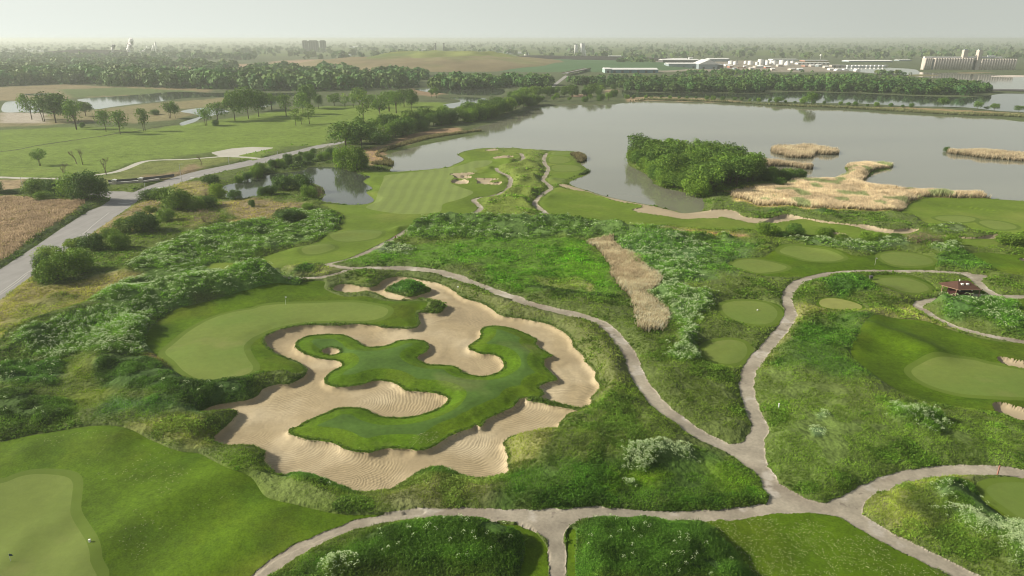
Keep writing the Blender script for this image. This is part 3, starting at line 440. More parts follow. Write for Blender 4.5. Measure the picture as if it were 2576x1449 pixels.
# ---------------------------------------------------------------- what grows where (plant colours)
G_DEF = (.085, .12, .025)
PAINT = [  # outline, colour, edge softness, tall?, white flowers, reed
 ("F -400,140 3000,140 3000,330 -400,330", (.075, .095, .045), 200),
 ("A1 -900,950 0,955 800,930 1500,960 1800,900 2000,880 2536,800 A2 600,740 1500,690 1900,700 1900,780 1400,830 1250,880 1080,900 830,940 700,1104 B1 2700,180 2400,300 2000,230 1500,285 900,430 300,460 -900,450", (.125, .185, .032), 6),
 ("B1 900,520 1300,350 1600,300 2100,280 2300,290 1900,380 1500,470 1200,520", (.13, .155, .045), 3), ("B1 1300,460 1700,410 1850,330 1950,370 1600,480", (.19, .15, .085), 3),
 ("A1 -300,540 0,550 640,520 1150,545 2100,550 2000,600 1000,640 700,650 600,670 0,680 -300,680", (.19, .16, .09), 6), ("A1 560,570 1200,550 2000,590 1000,635 700,650", (.09, .125, .045), 6),
 ("A1 900,770 1500,700 2200,650 2200,740 1700,760 1900,810 1700,860 1300,900 900,880 500,910 -300,940 -300,800 500,810", (.18, .165, .085), 4), ("A1 0,790 440,800 440,890 0,900", (.33, .30, .25), 4),
 ("A1 1280,420 1430,410 1430,470 1280,475", (.2, .17, .10), 15), ("A1 1700,350 2100,330 2536,320 2536,345 A2 0,330 300,290 700,280 1000,300 700,350 400,365 A1 2200,380 1750,385", (.28, .20, .13), 30),
 ("A2 1550,560 1700,590 1900,600 1750,640 1600,620", (.22, .16, .1), 6), ("A2 1320,1104 1500,1010 1750,960 2010,940 2050,970 1700,1040 1500,1104 B2 1500,100 1240,180 1340,300 1130,345 1080,200 1060,200", (.27, .19, .115), 3),
 ("A3 1180,650 1400,640 1900,655 2300,680 2300,700 1400,675 1200,690", (.26, .2, .125), 2), ("A4 900,735 1500,745 2000,775 2536,800 2800,820 2800,840 1800,790 1000,755", (.26, .2, .11), 3),
 ("A3 670,620 850,615 860,640 680,642", (.28, .2, .14), 4), ("A3 980,575 1100,570 1110,600 990,605", (.3, .24, .16), 4),
 ("B1 -900,640 250,650 500,690 700,680 830,705 760,780 600,880 450,970 250,1100 0,1300 -900,1500", (.19, .15, .10), 2.5), ("B1 830,700 900,730 600,930 300,1130 0,1330 -300,1500 -300,1420 0,1280 450,960 760,780", (.05, .075, .025), 1.5),
 ("A3 1450,290 2190,290 A4 400,300 900,345 900,398 300,402 A3 2150,392 1500,400", (.23, .21, .17), 8), ("D1 2200,500 2400,560 D2 145,720 400,800 650,860 900,900 1350,885 1000,810 750,720 450,600 200,480 D1 2300,430", (.075, .125, .012), 4),
 ("B1 -300,480 240,480 260,590 -300,600", (.24, .19, .11), 3),
 ("B1 1350,700 1550,690 1500,820 1250,1000 1000,1040 850,1030 1000,900", (.20, .165, .09), 2), ("B1 1650,520 2000,490 2100,560 1950,640 1650,620", (.21, .19, .08), 3),
 ("B1 2080,690 2391,680 B2 250,705 500,715 520,760 330,790 200,860 0,900 B1 2300,880 2100,740", (.20, .165, .09), 2.5), ("B1 1600,800 2000,770 2100,880 1800,950 1600,900", (.14, .15, .05), 3), ("B1 2200,860 2536,850 B2 150,870 150,930 B1 2400,960 2100,960", (.22, .18, .08), 2),
 ("C1 -500,380 0,250 250,60 420,140 800,80 1100,50 1450,30 1300,120 950,200 830,330 600,430 330,540 100,700 -500,950", (.19, .175, .065), 3), ("C1 350,280 600,200 750,260 500,420 200,600 0,680 50,500", (.14, .155, .045), 3),
 ("C1 640,900 800,830 900,900 900,1080 1300,1130 1250,1180 900,1230 800,1340 600,1270 650,1100", (.10, .135, .02), 4), ("C1 1380,760 1500,760 1620,900 1560,980 1380,900", (.13, .11, .05), 1.5),
 ("B2 300,1380 500,1330 800,1330 900,1360 700,1420 400,1430", (.15, .17, .06), 1.5), ("C2 900,10 1200,0 1200,90 1000,100", (.10, .14, .03), 2),
 ("B3 0,180 350,200 380,400 350,640 280,720 430,830 0,860 -150,880 -100,600 -60,300", (.13, .175, .035), 4),
 ("B3 500,860 1100,930 1500,940 2300,990 2300,1050 1500,1040 900,940", (.15, .165, .05), 3), ("B3 1400,985 1900,1010 2300,1030 2330,1050 1900,1045 1450,1020", (.27, .18, .10), 1.5),
 ("B4 1300,545 1900,575 2230,635 2200,655 1900,650 1600,645 1450,700 1360,780 1000,790 700,785 300,755 0,745 B3 2350,720 2100,680 2150,600 2400,545 B4 250,520 500,470 800,440 900,470", (.36, .275, .15), 2.5),
 ("B3 1915,640 2050,600 2150,620 2200,700 2400,760 B4 0,760 300,760 700,790 1300,790 1500,830 1560,880 1540,950 1200,940 900,900 500,850 250,810 B3 2391,840 2250,800 2150,765 1900,760", (.09, .125, .035), 2), ("B4 1480,760 1650,765 1650,790 1500,800", (.16, .2, .02), 2),
 ("B3 -20,1050 500,1030 800,1080 950,1250 1050,1440 C3 1080,120 1100,190 1000,240 600,240 100,210 C2 2300,130 B2 2200,1350 1500,1320 1000,1330 820,1290 1300,1150", (.078, .15, .02), 3),
 ("B3 600,1050 800,1150 950,1300 1000,1440 C3 900,120 500,0", (.085, .185, .012), 3), ("C3 800,110 870,120 860,230 780,230", (.2, .2, .08), 1), ("C3 300,70 700,50 800,120 700,220 400,180", (.13, .17, .045), 2),
 ("B3 1080,1050 1500,1060 2400,1080 2400,1250 2000,1449 1600,1449 1300,1300 1100,1150", (.095, .16, .045), 3),
 ("C3 -50,240 400,400 700,440 950,540 1050,640 1130,780 1200,960 1200,1100 1100,1190 860,1210 920,1070 870,900 760,760 660,600 450,440 0,380 C2 2200,270 1900,120", (.115, .135, .048), 1.5),
 ("C3 860,1210 1200,1190 1250,1080 1370,1230 1300,1250 900,1245", (.11, .16, .03), 1), ("C4 300,330 400,300 900,370 1400,420 1300,340 1500,300 1550,400 1900,520 1500,460 1100,430 700,400 500,400 100,800 50,900 20,850 200,600", (.19, .195, .075), 2),
 ("C4 300,500 800,420 1050,440 870,700 900,820 1100,1000 900,1100 500,1000 250,900", (.055, .108, .020), 4), ("C4 100,950 300,900 500,1100 900,1300 1500,1300 1500,1449 100,1449", (.10, .145, .035), 3),
 ("D4 100,-10 100,350 300,650 500,750 650,740 1100,590 1600,430 2000,400 2536,430 2536,0", (.09, .135, .032), 3), ("D4 1050,850 1080,700 1400,580 2100,480 2000,560 1500,620 1400,800 1600,1000 1400,1100", (.18, .2, .07), 1.5),
 ("D3 30,200 100,130 400,100 450,250 350,380 200,450 0,520 -100,480 D2 2391,470", (.16, .17, .06), 1.5), ("D2 1350,600 1700,480 2300,530 2450,470 D3 200,450 0,600 D2 2400,700 2000,830 1300,880 1100,800", (.125, .14, .055), 2),
 ("D3 0,530 400,480 1000,430 1900,280 2300,400 2490,600 2480,720 2000,800 1000,840 0,850", (.052, .10, .018), 2), ("D3 1050,560 1500,540 1400,650 1050,680", (.09, .15, .012), 2), ("D3 1900,420 2400,420 2470,620 2200,680 2000,600", (.08, .14, .015), 3),
 ("D2 200,450 500,550 1000,700 1300,880 700,860 200,750 0,600 D1 2300,420", (.11, .15, .04), 2), ("D1 1250,100 1900,-30 2036,100 2000,230 1800,290 1500,180", (.15, .17, .05), 1.5),
 ("D2 500,1449 700,1280 1100,1100 1700,1010 2300,1000 D3 90,1080 200,1230 170,1449", (.05, .095, .018), 2), ("D3 700,1050 900,950 1500,930 1900,950 2200,1300 2400,1500 680,1500", (.048, .092, .02), 2), ("C1 -300,1250 300,1180 700,1300 700,1449 -300,1449", (.055, .10, .018), 3),
 ("C1 900,1000 1600,950 2391,1000 2391,1170 1900,1280 1300,1180 950,1100", (.048, .088, .018), 2), ("C1 1100,1250 1900,1270 1900,1350 1300,1400 900,1449", (.055, .11, .03), 2)]
TALL = [("C1 150,760 600,560 1000,430 900,300 1150,140 1500,30 2000,-60 2391,-90 C2 380,60 480,110 300,180 0,220 C1 1900,260 1500,420 1380,650 1500,740 1300,820 1100,850 950,980 900,860 800,780 500,850 300,840", .85, (.085, .155, .033), .30, 1.5),
 ("B1 1200,1420 1350,1250 1500,1120 1800,1000 2200,960 2536,900 B2 250,900 200,840 330,780 520,780 800,810 860,850 800,960 600,1060 300,1130 100,1170 0,1240 B1 2200,1280 1900,1330 1600,1449", .75, (.08, .14, .030), .18, 1.5),
 ("B2 1440,1000 1600,930 1900,900 2391,925 B3 600,925 1000,975 1400,1040 2200,1045 2200,1070 1500,1100 1200,1090 1000,1050 500,1040 0,1070 B2 1500,1060", 1.0, (.08, .14, .035), .12, 1.5),
 ("B2 1130,1190 1300,1130 1500,1130 1560,1180 1500,1240 1300,1240", .8, (.10, .15, .07), .4, .8), ("D3 1120,400 1250,340 1450,330 1650,255 1800,270 1860,330 1800,400 1500,430 1450,480 1300,520 1120,480", .85, (.075, .13, .035), .8, .9),
 ("D3 1140,620 1250,600 1260,660 1150,670", .8, (.08, .13, .05), .7, .5), ("B3 1080,1080 1400,1060 1900,1120 2000,1200 1850,1300 1900,1449 1600,1449 1300,1260 1100,1150", .95, (.075, .145, .04), .30, 2),
 ("C3 1400,200 1520,130 1500,0 1690,0 1680,160 2000,200 2050,260 1900,400 1850,520 1850,820 1780,870 1600,840 1640,700 1700,560 1580,440 1500,260", 1.0, (.085, .15, .045), .42, 1.5),
 ("B4 250,1060 600,1080 1100,1060 1400,1080 1500,1130 1100,1200 900,1190 500,1120", .8, (.08, .13, .045), .3, 1.5), ("B4 1620,1160 1800,1140 1940,1150 1900,1230 1750,1220", .9, (.08, .13, .05), .5, 1), ("B4 1700,1230 1950,1210 2230,1330 2200,1360 1700,1310", .8, (.06, .12, .025), .0, 1),
 ("C4 520,1360 620,1340 700,1400 600,1449 540,1430", .9, (.08, .13, .05), .6, 1), ("D4 1200,-60 1450,0 1700,0 1760,100 1700,200 1500,120 1300,80", 1.2, (.075, .14, .03), .35, 1.2), ("D4 520,110 600,110 600,190 540,190", .8, (.09, .15, .06), .6, .6),
 ("D4 1660,630 1840,620 1860,740 1800,900 2100,880 2150,1000 2250,980 2700,1080 2700,1500 2450,1449 2200,1200 1900,1000 1750,900", 1.2, (.07, .12, .04), .45, 1.2), ("D4 1700,500 2100,620 2300,900 2500,1050 2400,1100 2100,1000 1800,800", 1.0, (.046, .088, .02), .01, 1.5),
 ("D2 300,500 500,480 900,600 1000,680 800,670 500,600", .6, (.04, .085, .02), .006, 1), ("D2 1500,500 1700,420 1850,430 2000,510 1700,520", .5, (.04, .085, .02), .006, 1), ("D2 700,1430 850,1340 1000,1370 1000,1449 750,1500", 1.0, (.08, .13, .05), .6, 1),
 ("D2 800,1449 1100,1150 1700,1040 2200,1010 D3 60,1090 190,1230 150,1449", .7, (.046, .092, .018), .008, 1.5), ("D3 720,1100 900,980 1500,960 1850,960 2100,1200 2300,1500 700,1500", .7, (.044, .09, .02), .006, 1.5), ("C1 900,880 1500,820 1650,970 2391,1000 2391,1170 1900,1270 1300,1170 950,1090", .7, (.044, .086, .02), .006, 1.5),
 ("C1 -300,1200 300,1200 750,1300 650,1449 -300,1449", .8, (.044, .08, .018), .006, 1.5), ("C1 0,900 300,850 600,900 700,1000 550,1100 200,1150 0,1100", .8, (.05, .105, .025), .04, 1.5), ("B3 730,905 860,885 1000,915 900,930", .5, (.05, .10, .02), 0, 1), ("B3 1300,935 1450,905 1600,950 1400,965", .5, (.05, .11, .02), 0, 1),
 ("B4 120,775 270,775 260,805 130,805", .8, (.04, .08, .02), 0, 1), ("B4 550,790 750,790 760,820 600,830", .8, (.04, .08, .02), 0, 1), ("B4 1650,930 1900,880 2000,950 1900,1010 1680,990", .7, (.09, .13, .045), .05, 1.5), ("B2 380,1430 520,1340 640,1340 600,1400", .4, (.05, .10, .02), 0, 1),
 ("C2 1262,150 1420,85 1500,72 1640,110 1705,140 1540,212 1350,180", .6, (.05, .115, .025), .02, .8), ("C4 1650,300 1900,260 2300,300 2450,420 2536,600 2200,520 1800,420", .8, (.06, .125, .03), .12, 1.5), ("C4 550,120 700,60 1000,60 1150,200 800,230", .6, (.05, .11, .022), .0, 1.5),
 ("C3 200,170 1100,235 1100,250 500,235 200,190", .5, (.045, .08, .02), 0, .6), ("B1 2250,480 2391,430 B2 100,400 450,300 700,200 800,260 450,380 150,405 0,440", .9, (.045, .075, .02), .03, 2)]
def field(Pp):
    """plant colour, growth height and flower share at points"""
    n = len(Pp); C = np.tile(np.array(G_DEF, np.float32), (n, 1)); H = np.full(n, .22, np.float32); F = np.zeros(n, np.float32)
    for st, c, so in PAINT:
        Q = poly(st, False); d = sdf_poly(Pp, Q, so*1.5+1)
        w = smooth01(.5-(d+(vnoise(Pp[:, 0], Pp[:, 1], max(2, so*1.2), 8)-.5)*so*1.4)/(2*so))[:, None]; C = C*(1-w)+np.array(c, np.float32)*w
    for st, h, c, fl, so in TALL:
        Q = poly(st, False); d = sdf_poly(Pp, Q, so*2+1); w = smooth01(.5-(d+(vnoise(Pp[:, 0], Pp[:, 1], 3, 9)-.5)*so*2)/(2*so))
        C = C*(1-w[:, None])+np.array(c, np.float32)*w[:, None]; H = H*(1-w)+h*w; F = np.maximum(F*(1-w), fl*w)
    return C, H, F
COLV, HV, FV = field(P2)
NOGROW = [poly('B1 -900,-250 2600,-250 2600,60 2200,380 1500,520 900,600 200,640 -900,640', False)]
LOWG = poly('B3 0,180 350,200 380,400 350,640 280,720 430,830 0,860 -150,880 -100,600 -60,300', False); HV = np.where(sdf_poly(P2, LOWG, 3) < 0, .08, HV)
LOWH = poly('D1 2200,500 2400,560 D2 145,720 400,800 650,860 900,900 1350,885 1000,830 750,740 450,640 200,540 D1 2300,470', False); HV = np.where(sdf_poly(P2, LOWH, 3) < 0, .07, HV)
for Q in NOGROW: HV = np.where(sdf_poly(P2, Q, 3) < 0, 0.0, HV)
# ---------------------------------------------------------------- relief
ZW = -0.35
RIDGES = [(line("C1 300,640 600,520 900,420 1200,330 1500,270 1900,190 2300,120 C2 0,90 200,60"), 3.6, 8.0),
 (line("C1 900,900 1150,740 1350,560"), 1.6, 6), (line("B2 1500,960 1750,925 2050,930 2391,930 B3 300,930 600,925 900,965 1250,1030 1600,1075"), 2.6, 6.0),
 (line("B1 1300,1400 1500,1280 1800,1130 2100,1010 2400,960"), 2.2, 8), (line("C4 1150,580 1350,640 1600,750"), 1.6, 5), (line("C4 900,700 1000,530 1100,430"), 1.0, 4),
 (line("D1 900,1200 1200,1000 1500,850 1800,700 2200,560"), 1.1, 6), (line("D1 1700,1500 2100,1250 2500,1000"), .7, 6), (line("D1 300,250 700,180 1100,190"), .7, 4),
 (line("D1 100,1250 250,1050 500,950"), .25, 3), (line("B3 30,300 120,320 220,330"), 1.6, 6), (line("B3 -80,370 60,360 200,345 300,360"), 1.8, 7), (line("B3 30,440 200,400 350,400"), 1.8, 7), (line("B3 100,520 230,470 380,480"), 1.7, 6), (line("B3 60,620 200,600 330,640"), 1.8, 6), (line("B3 -80,700 100,700 260,730"), 1.8, 6), (line("B3 -100,790 60,790 200,820"), 1.5, 5),
 (line("B2 750,1010 950,985 1200,990"), .7, 5), (line("B2 450,1150 700,1120"), .8, 5), (line("D3 450,300 900,330 1400,380"), 1.0, 7), (line("D3 900,1150 1300,1100 1700,1150"), 1.3, 7), (line("D3 1000,1400 1500,1380"), 1.0, 6),
 (line("D2 1500,1250 2000,1150 2300,1200"), 1.2, 6), (line("C3 750,600 950,800 1050,1000"), .8, 5), (line("D4 900,200 1300,150 1700,200"), 1.2, 8), (line("C4 500,900 900,1000 1200,1300"), 1.2, 9), (line("C4 600,130 900,120 1200,170"), 1.0, 5), (line("C4 1800,330 2200,330 2500,450"), 1.5, 7),
 (line("B4 1200,830 1450,850"), 1.0, 5), (line("B4 150,1120 500,1120 800,1180"), .8, 4), (line("B3 1350,910 1550,930"), .9, 5), (line("B3 780,890 950,910"), .9, 5)]
def relief(P, A):
    x, y = P[:, 0], P[:, 1]; s, t, p, w, r, q = (A[:, i] for i in range(6))
    flat = smooth01((np.minimum(np.minimum(p, r), 4.0)+.2)/4.0)
    h = (vnoise(x, y, 38, 1)-.5)*.9+(vnoise(x, y, 14, 2)-.5)*.45
    h *= flat*smooth01(np.abs(s)/3)*smooth01((np.abs(q)+.2)/3)
    for L, H, W in RIDGES:
        d = dist_line(P, L, W*2.6); g = H*np.exp(-(d/W)**2*1.6); g[d >= FARV] = 0
        h += g*flat*smooth01(np.maximum(s, 0)/2.5)
    land = np.minimum(np.minimum(s, p), np.minimum(r, np.minimum(q, w)))
    rough = np.minimum(land, t)
    near = np.clip((520-y)/200, 0, 1); h += .30*smooth01(rough/1.0)*near+smooth01(rough/3.5)*near*(.35+1.15*HV)*(1.1*vnoise(x, y, 4.6, 21)**1.5+.60*vnoise(x, y, 2.0, 22)+.5*vnoise(x, y, 10, 23)-.25)                                   # tall growth stands proud of mown turf
    h += np.where(s > 0, np.where(t < .01, .6, .95)*(1-np.exp(-(s/3.2)**2)), -.70*(1-np.exp(s/.30))-.50*(1-np.exp(s/2.4)))*np.where(s < 24, 1, 0)*np.where(s < 24, smooth01((24-s)/12), 1)
    h += np.where(q < 0, -.45*(1-np.exp(q/.3))-.5*(1-np.exp(q/1.4)), .35*np.exp(-np.minimum(q, 20)/2))*(q < 20)
    h += -.10*(p < 0)
    wd = smooth01(w/np.maximum(4.0, y*.012)); lowest = np.where(w < 25, .1, -2.6); h = np.where(w < 0, ZW, ZW+(np.maximum(h, lowest)-ZW)*wd)
    h = np.where((p < .3) & (w > 3), h, h); return h.astype(np.float32)
Z0 = None
ZV = relief(P2, ATT)
NG = NX*NY; GZ = ZV[:NG].reshape(NY, NX); GA = ATT[:NG].reshape(NY, NX, 6)
def bil(arr, x, y):
    fx = (x/(y+YO)-U0)/DU; j = np.clip(np.searchsorted(ys, y)-1, 0, NY-2); fy = (y-ys[j])/(ys[j+1]-ys[j])
    i = np.clip(np.floor(fx).astype(int), 0, NX-2); fx = np.clip(fx-i, 0, 1)
    if arr.ndim == 3: fx = fx[:, None]; fy = fy[:, None]
    return (arr[j, i]*(1-fx)+arr[j, i+1]*fx)*(1-fy)+(arr[j+1, i]*(1-fx)+arr[j+1, i+1]*fx)*fy
def zat(x, y): return float(bil(GZ, np.array([float(x)]), np.array([float(y)]))[0])
GC = COLV[:NG].reshape(NY, NX, 3); GH = HV[:NG].reshape(NY, NX); GF = FV[:NG].reshape(NY, NX)
V3 = np.column_stack([P2, ZV])
def submesh(name, mask, mat, col=None):
    t = T[mask]; u, inv = np.unique(t, return_inverse=True)
    return mesh_np(name, V3[u], inv.reshape(-1, 3), mat, col=None if col is None else col[u], smooth=True)
o = submesh('ground', TAGS == 0, M_GROUND, COLV); tag(o, 'uneven ground of rough grass around the golf course', kind='structure')
for i, (nm, mt, lb) in enumerate(REG):
    m = TAGS == i+1
    if m.sum() < 1: print('empty region', lb); continue
    tag(submesh(nm, m, mt), lb, kind='structure')
# ---------------------------------------------------------------- growth: tufts, leafy weeds, flowers, reeds
def tri_leaves(base, r, h, m, size, col, cv=.3, flat=.3, zlow=.15):
    """m small leaves scattered in a dome over each base point"""
    n = len(base); k = n*m; b = np.repeat(base, m, 0); rr = np.repeat(r, m); hh = np.repeat(h, m)
    rad = np.sqrt(rng.random(k)); an = rng.random(k)*2*np.pi
    c = b.copy(); c[:, 0] += rr*rad*np.cos(an); c[:, 1] += rr*rad*np.sin(an); c[:, 2] += hh*(zlow+(1-zlow)*rng.random(k)**.6)*np.sqrt(1-.75*rad**2)
    u = rng.normal(size=(k, 3)); u[:, 2] *= flat; u /= np.linalg.norm(u, axis=1, keepdims=True)
    w = rng.normal(size=(k, 3)); w[:, 2] *= flat*2; w -= (w*u).sum(1, keepdims=True)*u; w /= np.linalg.norm(w, axis=1, keepdims=True)
    s = np.repeat(size, m)*(.6+.8*rng.random(k)); s = s[:, None]
    V = np.stack([c-u*s*.5, c+u*s*.5-w*s*.15, c+w*s*.75], 1).reshape(-1, 3)
    cc = np.repeat(col, m, 0)*(1+cv*(rng.random((k, 1))*2-1)); return V, np.repeat(cc, 3, 0)
def blades(base, h, m, spread, wid, col, lean=.35, tipcol=None, cv=.2):
    n = len(base); k = n*m; b = np.repeat(base, m, 0); hh = np.repeat(h, m)*(.65+.5*rng.random(k))
    an = rng.random(k)*2*np.pi; rd = np.repeat(spread, m)*np.sqrt(rng.random(k)); b[:, 0] += rd*np.cos(an); b[:, 1] += rd*np.sin(an)
    a2 = rng.random(k)*2*np.pi; w = np.repeat(wid, m)*(.6+.8*rng.random(k)); px = np.cos(a2)*w; py = np.sin(a2)*w
    l = lean*hh*rng.normal(size=(2, k))*.6+np.array([[.16], [-.05]])*hh; top = b+np.column_stack([l[0], l[1], hh])
    V = np.stack([b+np.column_stack([px, py, 0*px]), b-np.column_stack([px, py, 0*px]), top], 1).reshape(-1, 3)
    c0 = np.repeat(col, m, 0)*(1+cv*(rng.random((k, 1))*2-1)); c1 = c0 if tipcol is None else np.repeat(tipcol, m, 0)*(1+cv*(rng.random((k, 1))*2-1))
    return V, np.stack([c0, c0, c1], 1).reshape(-1, 3)
def tris(name, parts, mat, label, kind='stuff', cat=None):
    V = np.vstack([p[0] for p in parts]); C = np.vstack([p[1] for p in parts]); print(name, len(V)//3)
    return tag(mesh_np(name, V, np.arange(len(V)).reshape(-1, 3), mat, col=np.clip(C, 0, 1)), label, cat, kind=kind)
def scatter(n, ymax, ymin=60):
    """points on rough land, denser near the tees and greens in front"""
    t = rng.random(n); inv = 1/ymin+t*(1/ymax-1/ymin); y = 1/inv; u = (rng.random(n)*2-1)*.86; x = u*(y+YO)
    A = bil(GA, x, y); land = A.min(1); keep = (land > .15); x, y, land = x[keep], y[keep], land[keep]
    return x, y, land
x, y, land = scatter(330000, 420)
H = bil(GH, x, y); keep = (H > .05) & (rng.random(len(x)) < np.clip((430-y)/130, 0, 1)); x, y, land = x[keep], y[keep], land[keep]; H = bil(GH, x, y); F = bil(GF, x, y); C = bil(GC, x, y); z = bil(GZ, x, y)
C = np.array([1.75, 2.0, .85])*C*(1+.55*(vnoise(x, y, 5, 4)[:, None]-.5)+.8*(vnoise(x, y, 1.7, 6)[:, None]-.5))
clump = vnoise(x, y, 6.5, 11)*.6+vnoise(x, y, 2.3, 12)*.4
sc = np.clip(y/110, .8, 3.2)
low = H < .42
B = np.column_stack([x, y, z-.03]); k = low & (clump > .28)
parts = [blades(B[k], H[k]*(1.0+clump[k])*np.sqrt(sc[k]), 4, .28*sc[k], .05*sc[k], C[k]*.9, tipcol=C[k]*1.2, lean=.9)]
ex = rng.random((150000, 2)); lo, hi = SAND_OUT.min(0)-1, SAND_OUT.max(0)+1; ex = lo+(hi-lo)*ex; sa = bil(GA, ex[:, 0], ex[:, 1])
e = ex[(sa[:, SA] > -.05) & (sa[:, SA] < .55)]; ez = bil(GZ, e[:, 0], e[:, 1]); ec = np.array([[.085, .15, .02]])*(.7+.7*rng.random((len(e), 1)))
parts.append(blades(np.column_stack([e, ez-.03]), np.full(len(e), .26), 4, np.full(len(e), .2), np.full(len(e), .05), ec*.8, tipcol=ec*1.3, lean=1.0))
tris('rough_grass', parts, M_WEED, 'long tufted rough grass covering the slopes', cat=None)
k = ~low; hh = (H[k]*(.2+1.5*clump[k]**1.4))*np.minimum(1, .35+land[k]/1.5)
k = k & (clump > .33); hh = H[k]*(.2+1.5*clump[k]**1.4)*np.minimum(1, .35+land[k]/1.5); parts = [tri_leaves(B[k], .42*sc[k], hh, 9, .20*sc[k], C[k]*(.7+.75*clump[k][:, None]), cv=.4), blades(B[k], hh*1.1, 3, .3*sc[k], .05*sc[k], C[k]*.8, tipcol=C[k]*1.3, lean=.5)]
k2 = low & (clump > .60) & (C[:, 0] < C[:, 1]*.85); parts.append(tri_leaves(B[k2], .5*sc[k2], .15+.9*(clump[k2]-.5), 5, .28*sc[k2], C[k2]*np.array([.75, .9, .8])))
tris('leafy_weeds', parts, M_WEED, 'dense leafy green weeds growing tall between the turf areas')
k = (rng.random(len(x)) < F*(.25+1.2*clump)) & (land > .5); hh = H[k]*(.5+1.0*clump[k])+.15
fc = np.tile(np.array([[.47, .59, .31]]), (k.sum(), 1)); parts = [tri_leaves(B[k]+np.array([0, 0, .1]),   .36*sc[k], hh, 14, .15*sc[k], fc, cv=.35, flat=.12, zlow=.75)]
tris('white_flowering_weeds', parts, M_WEED, 'white flowering weeds standing in drifts')
k = (rng.random(len(x)) < .03) & (F > .02); xs = x[k]
# daisies and dandelion clocks on the turf
n = 5200; Qd = [TURFS[11], TURFS[11], poly("D1 300,150 1100,150 1800,350 2300,500 2200,800 1700,1000 1300,1300 1050,1200 950,900 1000,600 800,400", False), poly("D2 480,80 900,180 1500,150 1800,80 1750,190 1400,220 900,240 600,130", False)]
px, py = [], []
for Q, nn in zip(Qd, (900, 900, 500, 350)):
    lo, hi = Q.min(0), Q.max(0); p = lo+(hi-lo)*rng.random((nn*3, 2)); p = p[inside(p, Q)][:nn]; p = p[vnoise(p[:, 0], p[:, 1], 3, 3) *.5+.5*vnoise(p[:, 0], p[:, 1], 8, 2) > .5]; px.append(p)
p = np.vstack(px); zz = bil(GZ, p[:, 0], p[:, 1]); B2 = np.column_stack([p, zz+.04])
tris('daisies', [tri_leaves(B2, np.full(len(p), .12), np.full(len(p), .06), 3, np.full(len(p), .075), np.tile([[.42, .42, .26]], (len(p), 1)), flat=.1)], M_WEED, 'tiny white daisies speckling the mown turf')
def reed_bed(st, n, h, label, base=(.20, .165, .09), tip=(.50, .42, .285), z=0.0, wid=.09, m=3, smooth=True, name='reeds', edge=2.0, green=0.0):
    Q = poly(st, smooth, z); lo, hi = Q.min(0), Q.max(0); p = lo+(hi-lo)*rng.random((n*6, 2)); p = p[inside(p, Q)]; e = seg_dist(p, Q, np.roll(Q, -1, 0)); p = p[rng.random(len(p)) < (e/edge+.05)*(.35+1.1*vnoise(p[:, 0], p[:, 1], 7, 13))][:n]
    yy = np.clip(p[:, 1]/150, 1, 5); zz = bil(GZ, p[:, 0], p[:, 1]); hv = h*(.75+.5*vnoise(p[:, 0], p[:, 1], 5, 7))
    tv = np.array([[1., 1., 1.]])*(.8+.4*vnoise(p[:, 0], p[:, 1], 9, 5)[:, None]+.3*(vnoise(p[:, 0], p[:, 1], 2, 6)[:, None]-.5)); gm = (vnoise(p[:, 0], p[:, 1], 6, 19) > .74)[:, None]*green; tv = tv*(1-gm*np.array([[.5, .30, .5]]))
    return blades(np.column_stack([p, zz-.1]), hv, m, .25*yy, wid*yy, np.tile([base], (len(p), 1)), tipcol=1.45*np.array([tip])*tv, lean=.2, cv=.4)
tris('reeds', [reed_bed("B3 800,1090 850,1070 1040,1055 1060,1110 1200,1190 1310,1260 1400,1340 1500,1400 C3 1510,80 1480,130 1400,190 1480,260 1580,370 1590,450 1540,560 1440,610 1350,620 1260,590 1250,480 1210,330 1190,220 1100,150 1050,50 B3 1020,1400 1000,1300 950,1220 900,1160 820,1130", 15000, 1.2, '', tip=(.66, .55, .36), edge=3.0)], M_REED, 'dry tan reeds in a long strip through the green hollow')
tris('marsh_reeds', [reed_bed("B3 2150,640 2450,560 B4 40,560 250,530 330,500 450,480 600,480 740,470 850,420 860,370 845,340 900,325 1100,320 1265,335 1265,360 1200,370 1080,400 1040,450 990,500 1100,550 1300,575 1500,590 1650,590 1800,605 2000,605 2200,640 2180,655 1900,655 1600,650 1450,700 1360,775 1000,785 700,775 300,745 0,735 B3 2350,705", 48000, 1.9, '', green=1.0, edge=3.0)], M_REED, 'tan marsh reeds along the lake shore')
for st, n, lb in (("B4 125,205 150,175 250,165 500,165 620,185 755,205 755,235 640,240 545,225 525,265 400,270 280,262 240,240 180,235", 5000, 'oval tan reed island standing in the lake'),
              ("B4 -240,320 0,315 200,320 330,325 505,350 505,375 430,370 330,350 100,345 -100,345", 3500, 'thin reed island just behind the wooded island'),
              ("B4 1790,205 1870,205 2070,205 2300,220 2536,235 2850,255 2850,320 2536,300 2300,280 2150,270 2000,245 1850,230", 6500, 'long tan reed island at the right edge of the lake')):
    tag(tris('reed_island', [reed_bed(st, n, 2.6, '', base=(.09, .075, .035))], M_REED, lb, kind='thing', cat='reed bed'), lb, 'reed bed')
